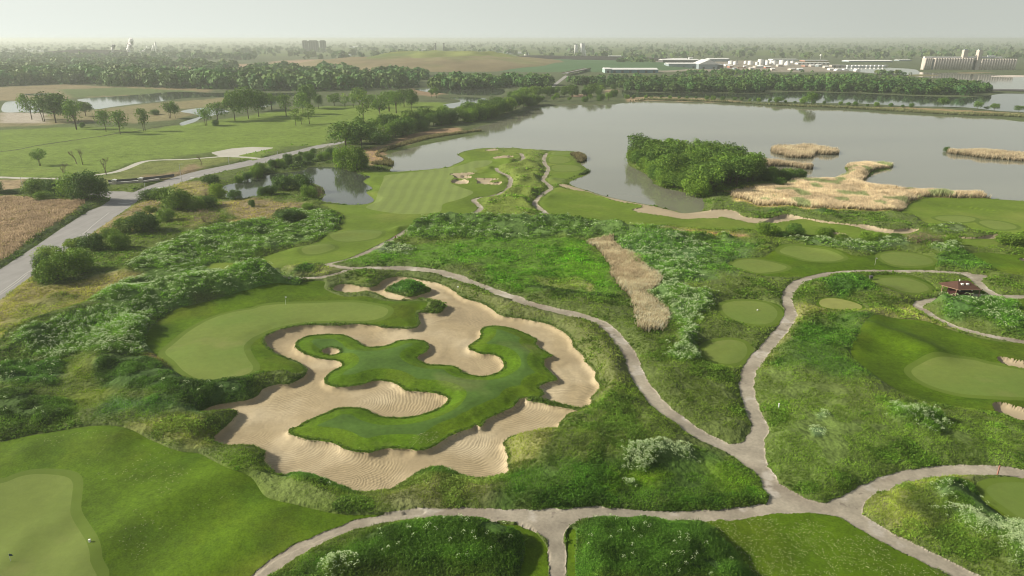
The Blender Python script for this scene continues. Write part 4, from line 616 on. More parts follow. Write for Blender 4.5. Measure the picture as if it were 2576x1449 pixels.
tris('bank_reeds', [reed_bed("A3 1190,690 1400,672 2000,690 2536,722 A4 500,745 800,752 1100,772 1500,795 1900,818 2300,832 2800,855 2800,830 1900,795 1000,750 500,735 0,715 A3 2000,682 1400,664", 9000, 2.2, '', base=(.045, .055, .025), tip=(.16, .17, .075), smooth=False),
                    reed_bed("B2 2200,10 1900,60 1550,130 1250,220 1210,255 1300,270 1345,300 1340,345 1200,350 1140,330 1300,300 1200,265 1180,230 1500,110 1900,40", 5000, 1.6, '', base=(.05, .055, .02), tip=(.14, .13, .06)),
                    reed_bed("B3 640,245 700,240 790,260 790,290 730,315 690,290", 900, 1.5, '', base=(.05, .055, .02), tip=(.16, .14, .07)), reed_bed("B3 620,475 700,440 780,420 825,395 800,380 740,420 640,460", 900, 1.0, '', base=(.04, .055, .02), tip=(.07, .11, .03))], M_REED, 'dark green reeds along the water edges')
tris('dry_field_grass', [reed_bed("B1 -900,650 250,655 500,695 700,690 830,710 760,780 600,880 450,970 250,1100 0,1300 -900,1500", 26000, .8, '', base=(.22, .16, .09), tip=(.27, .215, .145), smooth=False, wid=.10)], M_REED, 'tan dry grass field left of the road')
# ---------------------------------------------------------------- trees and bushes
def crown_mesh(name, seed, lobes, n, leaf, col, zc=.62, rx=.40, rz=.38, down=0.0):
    """unit-height crown made of leaf-sized faces gathered in uneven lobes"""
    r = np.random.default_rng(seed); th = r.random(lobes)*2*np.pi; ph = r.random(lobes)*(1.6+down)-.55-down
    rr = .35+.65*r.random(lobes)**.5
    c = np.column_stack([rx*.72*rr*np.cos(th)*np.cos(ph), rx*.72*rr*np.sin(th)*np.cos(ph), zc+rz*.68*np.sin(ph)*rr**.5]); lr = rx*(.30+.26*r.random(lobes))
    k = r.integers(0, lobes, n); d = r.normal(size=(n, 3)); d /= np.linalg.norm(d, axis=1, keepdims=True); d[:, 2] = np.where(d[:, 2] < -.3-down, -d[:, 2]*.6, d[:, 2])
    p = c[k]+d*(lr[k]*(.72+.34*r.random(n)))[:, None]; p[:, 2] = np.clip(p[:, 2], .03, 1.0)
    nn = d+.75*r.normal(size=(n, 3)); nn /= np.linalg.norm(nn, axis=1, keepdims=True)
    u = np.cross(nn, r.normal(size=(n, 3))); u /= np.linalg.norm(u, axis=1, keepdims=True)+1e-9; w = np.cross(nn, u)
    s = (leaf*(.6+.8*r.random(n)))[:, None]; rad = np.percentile(np.hypot(p[:, 0], p[:, 1]), 96)/rx; top = np.percentile(p[:, 2], 99.3); p = p/np.array([rad, rad, top]); c = c/np.array([rad, rad, top])
    V = np.stack([p-u*s, p-w*s*.6, p+u*s, p+w*s*.6], 1).reshape(-1, 3)
    lv = .75+.5*r.random(lobes); cc = np.array([col])*(lv[k]*(.8+.4*r.random(n)))[:, None]; yel = (r.random(n) < .12)[:, None]; cc = np.where(yel, cc*np.array([[1.5, 1.25, .9]]), cc)
    me_o = mesh_np(name, V, np.arange(4*n).reshape(-1, 4), M_FOL, col=np.repeat(cc, 4, 0)); me = me_o.data; bpy.data.objects.remove(me_o); return me, c
def trunk_mesh(seed, centers, z1=.5, r0=.022, multi=1):
    random.seed(seed); mb = MB()
    for q in range(multi):
        ox, oy = (random.uniform(-.06, .06), random.uniform(-.06, .06)) if multi > 1 else (0, 0)
        top = Vector((ox*2+random.uniform(-.04, .04), oy*2+random.uniform(-.04, .04), z1)); mb.tube([(ox, oy, -.04), (ox*1.3, oy*1.3, z1*.5), top], [r0, r0*.75, r0*.5], 7)
        for c in list(centers)[q::multi][:5]:
            a = Vector((ox*1.3, oy*1.3, z1*random.uniform(.5, .9))); m = a.lerp(Vector(c), .5)+Vector((0, 0, .03)); mb.tube([a, m, Vector(c)], [r0*.45, r0*.3, r0*.12], 5)
    o = mb.build('trunk', M_BARK, smooth=True); me = o.data; bpy.data.objects.remove(o); return me
DK, MD, LT, OL = (.078, .155, .020), (.11, .205, .024), (.155, .26, .030), (.075, .095, .030)
PROTO = {}
def proto(kind, seeds, **kw):
    tr = kw.pop('tr'); PROTO[kind] = []
    for s in seeds:
        me, c = crown_mesh('crown', s, **kw); PROTO[kind].append((me, trunk_mesh(s, c, **tr)))
proto('dense', (1, 2, 3, 4), down=.35, lobes=24, n=2400, leaf=.030, col=DK, zc=.56, rx=.46, rz=.46, tr=dict(z1=.45))
proto('mid', (5, 6, 7), down=.3, lobes=22, n=2300, leaf=.030, col=MD, zc=.56, rx=.46, rz=.46, tr=dict(z1=.45))
proto('light', (8, 9, 10), down=.3, lobes=22, n=2200, leaf=.030, col=LT, zc=.56, rx=.44, rz=.46, tr=dict(z1=.45))
proto('open', (11, 12, 13, 14), down=.5, lobes=17, n=1300, leaf=.030, col=MD, zc=.62, rx=.42, rz=.38, tr=dict(z1=.5, r0=.018, multi=2))
proto('tall', (15, 16), down=.6, lobes=17, n=900, leaf=.024, col=LT, zc=.56, rx=.24, rz=.50, tr=dict(z1=.6, r0=.014))
proto('bush', (17, 18, 19, 20), lobes=26, n=5200, leaf=.034, col=(.125, .225, .02), zc=.42, rx=.62, down=.5, rz=.52, tr=dict(z1=.3, r0=.02, multi=3))
proto('darkbush', (21, 22, 23), lobes=26, n=4400, leaf=.034, col=(.068, .142, .018), zc=.42, rx=.62, down=.5, rz=.52, tr=dict(z1=.3, r0=.02, multi=3))
proto('limebush', (24, 25), lobes=26, n=4400, leaf=.034, col=(.17, .27, .022), zc=.42, rx=.62, down=.5, rz=.52, tr=dict(z1=.3, r0=.02, multi=3))
proto('flowering', (26, 27), lobes=20, n=2200, leaf=.030, col=(.33, .36, .25), zc=.42, rx=.60, down=.5, rz=.50, tr=dict(z1=.3, r0=.02, multi=3))
proto('wispy', (28, 29), lobes=18, n=1100, leaf=.022, col=(.22, .17, .12), zc=.45, rx=.60, down=.5, rz=.48, tr=dict(z1=.35, r0=.012, multi=5))
def bare_mesh(seed, leafy=0):
    r = random.Random(seed); mb = MB(); 
    def grow(p, d, L, rad, lv):
        q = p+d*L; mid = p.lerp(q, .5)+Vector((r.uniform(-.02, .02), r.uniform(-.02, .02), 0)); mb.tube([p, mid, q], [rad, rad*.8, rad*.6], 4)
        if lv == 0: return
        for _ in range(3 if lv > 1 else 4):
            nd_ = (d+Vector((r.uniform(-.8, .8), r.uniform(-.8, .8), r.uniform(-.1, .5)))).normalized(); grow(q.lerp(p, r.uniform(0, .35)), nd_, L*r.uniform(.55, .8), rad*.55, lv-1)
    grow(Vector((0, 0, -.03)), Vector((r.uniform(-.15, .15), r.uniform(-.1, .1), 1)).normalized(), .34, .022, 4)
    o = mb.build('branches', M_TWIG); me = o.data; bpy.data.objects.remove(o); return me
BARE = [bare_mesh(s) for s in (3, 8, 11)]
TONE = {'dense': 'dark', 'mid': 'mid green', 'light': 'pale green', 'open': 'sparse mid green', 'bush': 'rounded green', 'darkbush': 'rounded dark'}
def put(name, p, H, W, kind, label, cat, group=None, rz=None, lift=0):
    if label[:6] in ('leafy ', 'dark l', 'low le', 'thicke') and group: label = TONE[kind]+' '+label.replace('dark low', 'low')
    x, y = float(p[0]), float(p[1]); i = random.randrange(len(PROTO[kind])); cm, tm = PROTO[kind][i]
    e = empty(name, (x, y, zat(x, y)-.05+lift), random.uniform(0, 6.28) if rz is None else rz); sx = W/H if W else random.uniform(.9, 1.15)
    e.scale = (H*sx, H*sx, H); tag(e, label, cat, group)
    link(bpy.data.objects.new('trunk', tm), e); link(bpy.data.objects.new('crown', cm), e); return e
def row(st, spacing, h0, h1, kinds, label, group, jit=3, name='tree'):
    L = line(st); d = np.concatenate([[0], np.cumsum(np.linalg.norm(np.diff(L, axis=0), axis=1))]); n = int(d[-1]/spacing); k = 0
    for s in np.linspace(0, d[-1], max(2, n)):
        p = np.array([np.interp(s, d, L[:, 0]), np.interp(s, d, L[:, 1])])+rng.normal(size=2)*jit
        put(name, p, random.uniform(h0, h1), None, random.choice(kinds), label, 'tree', group); k += 1
    return k
WID = {'dense': .90, 'mid': .90, 'light': .86, 'open': .70, 'tall': .46, 'bush': 1.24, 'darkbush': 1.24, 'limebush': 1.24, 'flowering': 1.2, 'wispy': 1.2}
def T1(code, x, yb, yt, w, kind, label, name='tree', cat='tree', group=None):
    """a tree from where it stands, how high it reaches and how wide it is"""
    s = CODES[code][0]; q = PX(f"{code} {x},{yb} {x},{yt}"); g = ground(q[:1])[0]; Wm = w*s*mpp(g[1])
    if 'bush' in kind or kind in ('flowering', 'wispy'): g = g*(1+min(Wm*.32, 6)/g[1]); Wm *= 1.05
    H = max(1.0, top_height(g[1], q[1][1])*1.05)
    return put(name, g, H, Wm/WID[kind], kind, label, cat, group)
random.seed(5)
PK = 'park trees on the green slope'
for a in (("A1", 300, 860, 622, 150, 'open', 'open tree with bare stems at the left end of the pond grove'), ("A1", 430, 880, 640, 150, 'open', 'leaning open tree second in the pond grove'), ("A1", 540, 890, 612, 300, 'dense', 'biggest dense tree in the middle of the pond grove'), ("A1", 660, 870, 690, 180, 'mid', 'tree on the right of the biggest tree in the pond grove'),
          ("A1", 740, 960, 690, 150, 'open', 'tall stemmed tree in front of the pond grove'), ("A1", 830, 830, 700, 150, 'dense', 'dark low tree at the right end of the pond grove'), ("A1", 800, 945, 895, 50, 'darkbush', 'small dark shrub in the grass below the pond grove'), ("A1", 1030, 985, 780, 130, 'open', 'left tree of the pair with dense low leaves'), ("A1", 1160, 1005, 782, 140, 'open', 'right tree of the pair beside the ditch'),
          ("A1", 1400, 975, 765, 110, 'open', 'lone thin tree above the ditch'), ("A1", 1640, 850, 700, 110, 'open', 'dark tree left of the twin trees by the inlet'), ("A1", 1695, 850, 692, 90, 'mid', 'dark tree right of the twin trees by the inlet'), ("A1", 1500, 815, 765, 90, 'darkbush', 'dark low shrub beside the twin trees by the inlet'),
          ("A1", 1985, 915, 750, 130, 'open', 'tree with thin stems left of the inlet mouth'), ("A1", 2100, 880, 700, 180, 'open', 'rounded tree right of the inlet mouth'), ("A1", 2085, 920, 860, 60, 'darkbush', 'small round dark bush under the inlet trees'), ("A1", 2270, 870, 600, 200, 'mid', 'tall bright tree at the left of the big park clump'), ("A1", 2400, 850, 560, 220, 'mid', 'tallest tree of the big park clump'), ("A1", 2500, 830, 600, 180, 'dense', 'dark tree at the right of the big park clump'),
          ("A2", 40, 780, 590, 150, 'dense', 'dark tree by the pond bend in the park'), ("A2", 110, 770, 600, 130, 'mid', 'mid green tree by the pond bend in the park'), ("A2", 195, 770, 615, 110, 'open', 'rightmost tree by the pond bend in the park'), ("A2", 340, 830, 620, 130, 'open', 'light open tree in the second park clump'), ("A2", 430, 920, 740, 100, 'tall', 'narrow tree standing in front of the second park clump'), ("A2", 485, 905, 800, 70, 'tall', 'shortest narrow tree in front of the second park clump'),
          ("A2", 560, 900, 690, 120, 'tall', 'narrow tree with drooping leaves at the second park clump'), ("A2", 500, 810, 610, 160, 'mid', 'wide tree in the second park clump'), ("A2", 560, 750, 530, 190, 'dense', 'tallest tree behind the second park clump'), ("A2", 650, 760, 620, 90, 'dense', 'small dark tree right of the second park clump'), ("A2", 800, 725, 612, 140, 'mid', 'squat tree with a flat crown behind the park lawn'), ("A2", 905, 745, 615, 90, 'tall', 'first of the narrow trees behind the park lawn'), ("A2", 985, 740, 612, 90, 'tall', 'second of the narrow trees behind the park lawn'),
          ("A2", 1085, 885, 600, 130, 'tall', 'tall thin tree with drooping stem leaves alone on the lawn'), ("A2", 1045, 720, 560, 150, 'mid', 'tree left of the row of park trees near the road'), ("A2", 1130, 750, 625, 130, 'open', 'pale tree in the row of park trees near the road'), ("A2", 1245, 860, 630, 140, 'open', 'loose tree leaning at the front of the row near the road'), ("A2", 1330, 780, 590, 150, 'open', 'tall tree in the middle of the row near the road'), ("A2", 1400, 800, 600, 130, 'open', 'tree with several stems in the row near the road'), ("A2", 1475, 740, 575, 180, 'dense', 'dark wide tree in the row near the road'), ("A2", 1545, 785, 585, 140, 'dense', 'dark tree at the right end of the row near the road'),
          ("A2", 1740, 650, 565, 50, 'open', 'small tree with brown leaves on the grass point'), ("A2", 1785, 660, 552, 60, 'open', 'larger tree on the grass point by the creek'), ("B1", 385, 345, 190, 120, 'open', 'small leafy tree with two stems on the park lawn')):
    T1(*a, group=PK)
for x, yb, yt, i, lb in ((625, 472, 310, 0, 'brown budding tree by the gravel path'), (735, 335, 180, 1, 'left of the two leafless trees on the lawn'), (788, 340, 180, 2, 'right of the two leafless trees on the lawn'), (1015, 440, 262, 0, 'leafless tree leaning over the gravel path'), (1925, 350, 232, 1, 'leafless tree near the path junction')):
    q = PX(f"B1 {x},{yb} {x},{yt}"); g = ground(q[:1])[0]; H = top_height(g[1], q[1][1]); e = empty('bare_tree', (g[0], g[1], zat(*g)), i); e.scale = (H*1.25, H*1.25, H*1.2); tag(e, lb, 'tree', 'leafless park trees')
    link(bpy.data.objects.new('branches', BARE[i]), e)
def fill(st, n, h0, h1, kinds, label, group, mind=3.5, name='tree', cat='tree'):
    Q = poly(st, False); lo, hi = Q.min(0), Q.max(0); pts = []
    for _ in range(n*60):
        p = lo+(hi-lo)*rng.random(2)
        if inside(p[None], Q)[0] and all((p[0]-q[0])**2+(p[1]-q[1])**2 > mind**2 for q in pts): pts.append(p)
        if len(pts) >= n: break
    for p in pts: put(name, p, random.uniform(h0, h1), None, random.choice(kinds), label, cat, group)
    return len(pts)
fill("B3 1225,285 1400,375 1490,490 1700,560 1880,620 1960,640 2080,600 2250,550 2370,510 2400,440 2330,410 2150,380 1900,345 1600,310 1400,290", 92, 7, 13, ['dense', 'dense', 'mid', 'mid', 'light', 'open'], 'leafy tree in the dense wood on the lake island', 'trees of the island wood', 3.3)
row("B3 1225,310 1310,350 1400,400 1440,460 1500,520 1600,560 1700,585 1800,610 1900,640", 4.2, 5.5, 8.5, ['bush', 'mid', 'darkbush'], 'low leafy tree along the near shore of the lake island', 'low trees along the island shore', .8)
fill("B3 2380,440 2536,450 B4 100,440 420,450 430,475 250,505 60,510 B3 2400,500", 16, 3.2, 5, ['darkbush', 'bush'], 'dark low bush at the marsh end of the lake island', 'bushes at the marsh end of the island', 3.5, 'bush', 'bush')
T1("B4", 205, 560, 470, 140, 'darkbush', 'lone round dark bush in the tan marsh reeds', 'bush', 'bush')
row("A2 860,1104 1250,1070 1500,1000 1750,930 2000,890 2250,850 A3 0,800 120,760 350,715", 6.5, 8, 11.5, ['bush', 'mid', 'darkbush', 'dense'], 'leafy tree on the wooded bank along the lake', 'trees of the wooded lake bank', 2)
row("A2 1000,1080 1400,990 1800,900 2150,850 2500,780 A3 150,700 400,640 800,640", 8.5, 10, 14.5, ['dense', 'mid', 'light'], 'leafy tree on the wooded bank along the lake', 'trees of the wooded lake bank', 3)
fill("A3 200,650 600,560 1100,560 1170,640 1100,690 800,705 400,715", 34, 5, 9, ['dense', 'mid', 'light', 'darkbush'], 'thicket tree between the far road and the lake corner', 'thicket trees at the lake corner', 7)
T1("B2", 900, 180, -60, 330, 'mid', 'wide tree above the pond at the start of the bank', group='trees above the pond'); T1("B2", 1050, 180, -40, 260, 'dense', 'dark wide tree beside the white blossom above the pond', group='trees above the pond')
T1("B2", 870, 375, 165, 180, 'bush', 'left half of the big willow hanging over the pond', group='trees above the pond'); T1("B2", 1000, 400, 170, 200, 'bush', 'right half of the big willow hanging over the pond', group='trees above the pond'); T1("B2", 1060, 385, 250, 130, 'darkbush', 'dark shrub right of the big willow', 'bush', 'bush')
T1("B2", 1240, 110, -20, 170, 'flowering', 'white blossoming tree on the lake bank', group='trees above the pond'); T1("B2", 760, 260, 165, 150, 'flowering', 'white blossoming shrub beside the road', 'bush', 'bush'); T1("B2", 1200, 150, 30, 200, 'darkbush', 'dark shrub under the white blossoming tree', 'bush', 'bush')
row("B1 2230,500 2391,470 B2 100,400 300,370 480,330 620,300 780,270", 5.5, 3.0, 4.8, ['darkbush', 'bush'], 'dark bush on the bank between road and pond', 'bushes on the pond bank', 1.2, 'bush')
row("B2 350,300 500,260 650,240 750,250", 7, 3, 4.5, ['darkbush', 'dense'], 'dark bush on the bank between road and pond', 'bushes on the pond bank', 1.2, 'bush')
for a in ((310, 600, 455, 200, 'darkbush', 'left big bush on the pond islet'), (420, 560, 447, 170, 'bush', 'back bush on the pond islet'), (500, 600, 450, 190, 'darkbush', 'right big bush on the pond islet'), (200, 655, 562, 120, 'darkbush', 'small dark bush at the left of the islet'), (108, 640, 573, 95, 'bush', 'small round bush at the left pond edge'), (550, 672, 562, 140, 'bush', 'round bush at the front of the islet'), (640, 655, 540, 110, 'wispy', 'brown leafless scrub at the islet end')):
    T1("B2", *a, name='bush', cat='bush', group='bushes on the pond islet')
RB = 'bushes between the road and the fairway'
for a in ((360, 655, 490, 230, 'bush', 'left bush of the dark clump beside the road'), (540, 665, 500, 190, 'darkbush', 'dark bush in the middle of the roadside clump'), (700, 690, 458, 260, 'bush', 'tall bush in the roadside clump'), (840, 712, 452, 280, 'darkbush', 'tallest dark bush of the roadside clump'), (950, 700, 500, 190, 'darkbush', 'dark bush at the road end of the clump'), (430, 705, 610, 170, 'bush', 'low bush in front of the roadside clump'), (-20, 625, 500, 120, 'darkbush', 'dark bush cut by the left picture edge'), (130, 625, 580, 200, 'darkbush', 'low dark hedge bush left of the roadside clump')):
    T1("B1", *a, name='bush', cat='bush', group='bushes of the roadside clump')
for a in ((1440, 690, 590, 200, 'darkbush', 'dark bush right beside the road junction'), (1540, 690, 575, 180, 'bush', 'mid green bush beside the road junction'), (1690, 795, 592, 270, 'bush', 'tall round bush below the road junction'), (1870, 785, 665, 200, 'bush', 'olive bush right of the tall round bush'), (2000, 755, 650, 150, 'darkbush', 'dark bush beside the olive bush'), (1580, 892, 768, 175, 'bush', 'fuzzy round bush in the tan grass'), (1440, 800, 735, 120, 'limebush', 'small bright bush in the tan grass'),
          (2010, 540, 448, 160, 'darkbush', 'dark bush at the left end of the pond'), (2080, 665, 525, 145, 'limebush', 'bright green small tree at the pond edge'), (2238, 685, 588, 130, 'darkbush', 'round dark bush at the pond edge'), (2500, 660, 578, 95, 'darkbush', 'smallest round bush at the pond edge'), (1960, 650, 570, 120, 'wispy', 'brown scrub left of the bright small tree'),
          (1240, 1015, 858, 270, 'bush', 'large spreading bush above the road bend'), (1370, 1000, 812, 240, 'darkbush', 'tallest part of the spreading bush group'), (1450, 985, 850, 140, 'darkbush', 'right end bush of the spreading group'), (1060, 1065, 960, 160, 'bush', 'low bush left of the spreading group'), (1140, 1175, 1008, 200, 'bush', 'fuzzy olive bush below the spreading group'),
          (900, 1195, 1030, 230, 'darkbush', 'dark bush in the lower road hedge'), (720, 1150, 1050, 190, 'limebush', 'bright leafy bush touching the road edge'), (490, 1260, 1118, 240, 'limebush', 'big leafed bright bush at the road edge'), (420, 1355, 1210, 150, 'darkbush', 'dark low bush at the road edge'), (770, 1400, 1170, 260, 'bush', 'right half of the biggest fuzzy bush'), (560, 1500, 1210, 330, 'bush', 'left half of the biggest fuzzy bush'), (1950, 920, 790, 300, 'wispy', 'brownish see-through scrub in the rough'), (2400, 760, 690, 60, 'darkbush', 'little dark bush beyond the tan strip')):
    T1("B1", *a, name='bush', cat='bush', group=RB)
for a in (("B2", 350, 900, 790, 230, 'darkbush', 'dark bush at the fairway side of the scrub'), ("B2", 540, 770, 722, 110, 'bush', 'small bush beside the tan strip'), ("B2", 470, 870, 800, 130, 'bush', 'mid green bush at the fairway side of the scrub')):
    T1(*a, name='bush', cat='bush', group=RB)
for a in ((90, 1052, 938, 210, 'bush', 'round olive bush left of the dark one'), (350, 1050, 945, 180, 'darkbush', 'dark bush behind the far terrace'), (245, 1062, 1012, 95, 'darkbush', 'small dark bush between two larger ones'), (640, 1065, 960, 180, 'bush', 'olive bush beside the small bunker'), (790, 1092, 1030, 130, 'bush', 'low bush right of the small bunker'), (1050, 1112, 1020, 160, 'bush', 'yellow green bush behind the terrace'), (1150, 1070, 992, 110, 'bush', 'upper bush behind the terrace'),
          (1310, 1080, 1030, 120, 'darkbush', 'small dark bush beside the grey scrub'), (1520, 1125, 1005, 230, 'wispy', 'grey brown leafless scrub behind the terrace'), (1660, 1115, 1030, 150, 'wispy', 'smaller leafless scrub behind the terrace'), (1850, 1135, 1040, 150, 'bush', 'olive bush below the thin bunker'), (2400, 1140, 1015, 260, 'bush', 'wide olive bush at the right edge'), (2560, 1135, 1005, 260, 'bush', 'olive bush cut by the right picture edge'), (1800, 205, 160, 55, 'darkbush', 'dark bush at the tip of the right reed island'), (770, 550, 520, 110, 'darkbush', 'low dark bush in the middle of the marsh')):
    T1("B4", *a, name='bush', cat='bush', group='bushes behind the far terrace' if a[0] > 100 and a[1] > 900 else None)
for a in ((520, 735, 600, 110, 'dense', 'tallest dark tree on the causeway'), (1790, 745, 652, 105, 'dense', 'dark tree standing alone on the causeway'), (2125, 765, 690, 85, 'mid', 'pale round tree on the causeway'), (2210, 768, 735, 50, 'dense', 'small tree between two larger causeway trees'), (2290, 772, 706, 90, 'mid', 'round tree at the right part of the causeway'), (2525, 785, 726, 90, 'dense', 'last tree on the causeway at the right edge'), (190, 705, 650, 110, 'dense', 'squat dark tree on the left part of the causeway'), (450, 720, 640, 90, 'mid', 'paler tree beside the tallest causeway tree')):
    T1("A4", *a, group='causeway trees')
row("A3 1200,660 1500,655 2000,665 2536,690 A4 300,705 700,715 1000,728 1500,745", 9, 2.2, 4.6, ['darkbush', 'bush'], 'low bush on the causeway between the two waters', 'low bushes on the causeway', 1.5, 'bush')
def woodland(name, specs, label):
    """far woods that read as one mass: many rough crowns in one mesh"""
    Vs, Cs = [], []
    for st, n, h0, h1, q, col in specs:
        Q = poly(st, False); lo, hi = Q.min(0), Q.max(0); t = rng.random(n*8)
        yy = 1/(1/lo[1]+t*(1/hi[1]-1/lo[1])); p = np.column_stack([lo[0]+(hi[0]-lo[0])*rng.random(n*8), yy]); p = p[inside(p, Q)]
        if st[0] != 'F': A = bil(GA, p[:, 0], p[:, 1]); p = p[A[:, WA] > 0]
        p = p[:n]; n_ = len(p); h = rng.uniform(h0, h1, n_)*np.where(rng.random(n_) < .25, rng.uniform(.5, .8, n_), rng.uniform(.9, 1.12, n_)); r = h*rng.uniform(.38, .75, n_)
        c = np.repeat(np.column_stack([p, h*.45]), q, 0); rr = np.repeat(r, q); hh = np.repeat(h*.55, q); k = n_*q
        d = rng.normal(size=(k, 3)); d /= np.linalg.norm(d, axis=1, keepdims=True); d[:, 1] = np.where(rng.random(k) < .6, -np.abs(d[:, 1]), d[:, 1]); d[:, 2] = np.where(rng.random(k) < .6, np.abs(d[:, 2]), d[:, 2]); lump = (.85+.3*rng.random(k))
        pos = c+d*np.column_stack([rr, rr, hh])*lump[:, None]; pos[:, 2] = np.maximum(pos[:, 2], .2)
        nn = d+.55*rng.normal(size=(k, 3)); nn /= np.linalg.norm(nn, axis=1, keepdims=True); u = np.cross(nn, rng.normal(size=(k, 3))); u /= np.linalg.norm(u, axis=1, keepdims=True); w = np.cross(nn, u)
        s = (rr*rng.uniform(.20, .38, k)*np.sqrt(60/q))[:, None]; Vs.append(np.stack([pos-u*s, pos-w*s, pos+u*s, pos+w*s], 1).reshape(-1, 3))
        cc = np.array([[1.6, 1.95, 1.5]])*np.array([col])*rng.uniform(.72, 1.25, (n_, 1))*np.column_stack([rng.uniform(.8, 1.35, n_), np.ones(n_), rng.uniform(.7, 1.2, n_)]); cc = np.repeat(cc, q, 0)*rng.uniform(.85, 1.15, (k, 1)); Cs.append(np.repeat(cc, 4, 0))
    V = np.vstack(Vs); C = np.vstack(Cs); print(name, len(V)//4)
    return tag(mesh_np(name, V, np.arange(len(V)).reshape(-1, 4), M_FOL, col=C), label, kind='stuff')
woodland('tree_belt', [("A3 630,520 1180,560 1180,590 1500,597 2000,600 2536,602 A4 0,577 500,587 1000,597 1500,620 2000,632 2200,600 2150,560 2000,548 1600,545 1000,535 0,530 A3 1800,525 1000,525 640,500", 800, 7, 10.5, 90, (.031, .06, .014))], 'dense dark tree belt beyond the channel')
woodland('far_woods', [("A3 600,500 2536,510 A4 0,510 1500,510 2000,535 1700,500 1300,470 900,455 A3 2300,465 1500,465 1000,465 650,480", 420, 5, 8, 40, (.045, .08, .02)),
    ("A2 1750,560 2000,570 2429,560 A3 0,540 430,560 450,520 A2 2400,500 1800,490", 200, 9, 14, 60, (.042, .075, .018)), ("A2 0,585 700,590 1500,560 1600,540 1500,470 1350,450 1000,440 400,440 0,440 ", 300, 12, 18, 100, (.045, .078, .022)),
    ("A2 1280,470 1700,480 1690,430 1300,430", 50, 10, 14, 50, (.042, .078, .022)), ("A1 -300,545 0,540 300,520 700,520 1200,540 1800,560 2536,575 2536,480 1700,480 1480,490 1270,480 1000,500 300,470 100,470 -300,480", 300, 13, 21, 100, (.045, .078, .022)),
    ("A1 -400,470 0,470 1100,450 1280,420 1700,400 2200,400 2536,420 A2 400,440 1000,440 900,400 500,390 0,380 A1 1700,320 1000,290 0,290 -400,300", 520, 11, 18, 60, (.048, .08, .026)),
    ("A1 -600,300 600,290 1500,270 2400,290 2400,260 -600,265", 280, 13, 19, 40, (.045, .075, .028)), ("A3 1100,350 1450,340 1400,290 1150,290", 60, 10, 15, 30, (.05, .075, .03)), ("A3 1600,420 2150,430 2536,440 2536,410 A4 1000,420 A3 2100,400 1600,415", 110, 4.5, 7, 30, (.045, .078, .02)),
    ("A4 1150,430 1650,445 1650,435 1150,420", 18, 5, 8, 30, (.05, .07, .03))], 'hazy woods filling the middle distance')
woodland('horizon_woods', [("F -1200,150 3800,150 3800,104 -1200,104", 4200, 11, 20, 12, (.05, .075, .03)), ("F -1200,110 3800,110 3800,98.5 -1200,98.5", 3000, 14, 26, 9, (.05, .07, .03))], 'pale wooded plain fading to the horizon')
# ---------------------------------------------------------------- hills beyond the woods
def hill(name, cx, cy, rx, ry, H, mat, label, pw=1.2, seed=0):
    nx, ny = 70, 40; X, Y = np.meshgrid(np.linspace(-1, 1, nx), np.linspace(-1, 1, ny)); r = np.sqrt(X**2+Y**2)
    z = H*np.clip(1-r**2, 0, 1)**pw*(1+.25*(vnoise(X*5+9, Y*5, 1, seed)-.5)+.12*(vnoise(X*14, Y*14+5, 1, seed)-.5))-.5*(r > .97)
    V = np.column_stack([(cx+X*rx).ravel(), (cy+Y*ry).ravel(), z.ravel()]); i = np.arange(nx*ny).reshape(ny, nx)
    F = np.stack([i[:-1, :-1].ravel(), i[:-1, 1:].ravel(), i[1:, 1:].ravel(), i[1:, :-1].ravel()], 1)
    return tag(mesh_np(name, V, F, mat, smooth=True), label, kind='structure')
M_HILL = surf('hill_dry', (.185, .155, .09), ((.004, .2), (.03, .2)), .95, mixes=(((.13, .15, .06), .006, .5, .65, .8),))
M_HILLG = surf('hill_green', (.17, .195, .065), ((.004, .15), (.03, .15)), .95, mixes=(((.11, .15, .06), .005, .48, .6, .8),))
M_HILLD = surf('hill_dark', (.035, .032, .03), ((.02, .3),), .95); M_HILLF = surf('hill_field', (.07, .13, .06), ((.006, .15),), .95)
def at(code, x, y): g = ground(PX(f"{code} {x},{y}"))[0]; return float(g[0]), float(g[1])
hx, hy = at("A2", 1650, 400); hill('hill', hx, hy+300, 340, 300, 24, M_HILL, 'long brown landfill hill beyond the woods', .6, 1)
hill('hill', hx+10, hy+340, 255, 230, 34, M_HILLG, 'yellow green summit of the landfill hill', .8, 2)
hx, hy = at("A3", 560, 400); hill('hill', hx+20, hy+330, 330, 330, 12, M_HILLF, 'dark green field slope beside the bridge road', .7, 3)
hx, hy = at("A3", 420, 330); hill('hill', hx, hy+330, 420, 100, 13, M_HILLD, 'black stockpile behind the green field slope', .5, 4)
hx, hy = at("A1", 770, 262); hill('hill', hx, hy+60, 175, 60, 24, M_HILLD, 'dark flat mound behind the left woods', .35, 5)
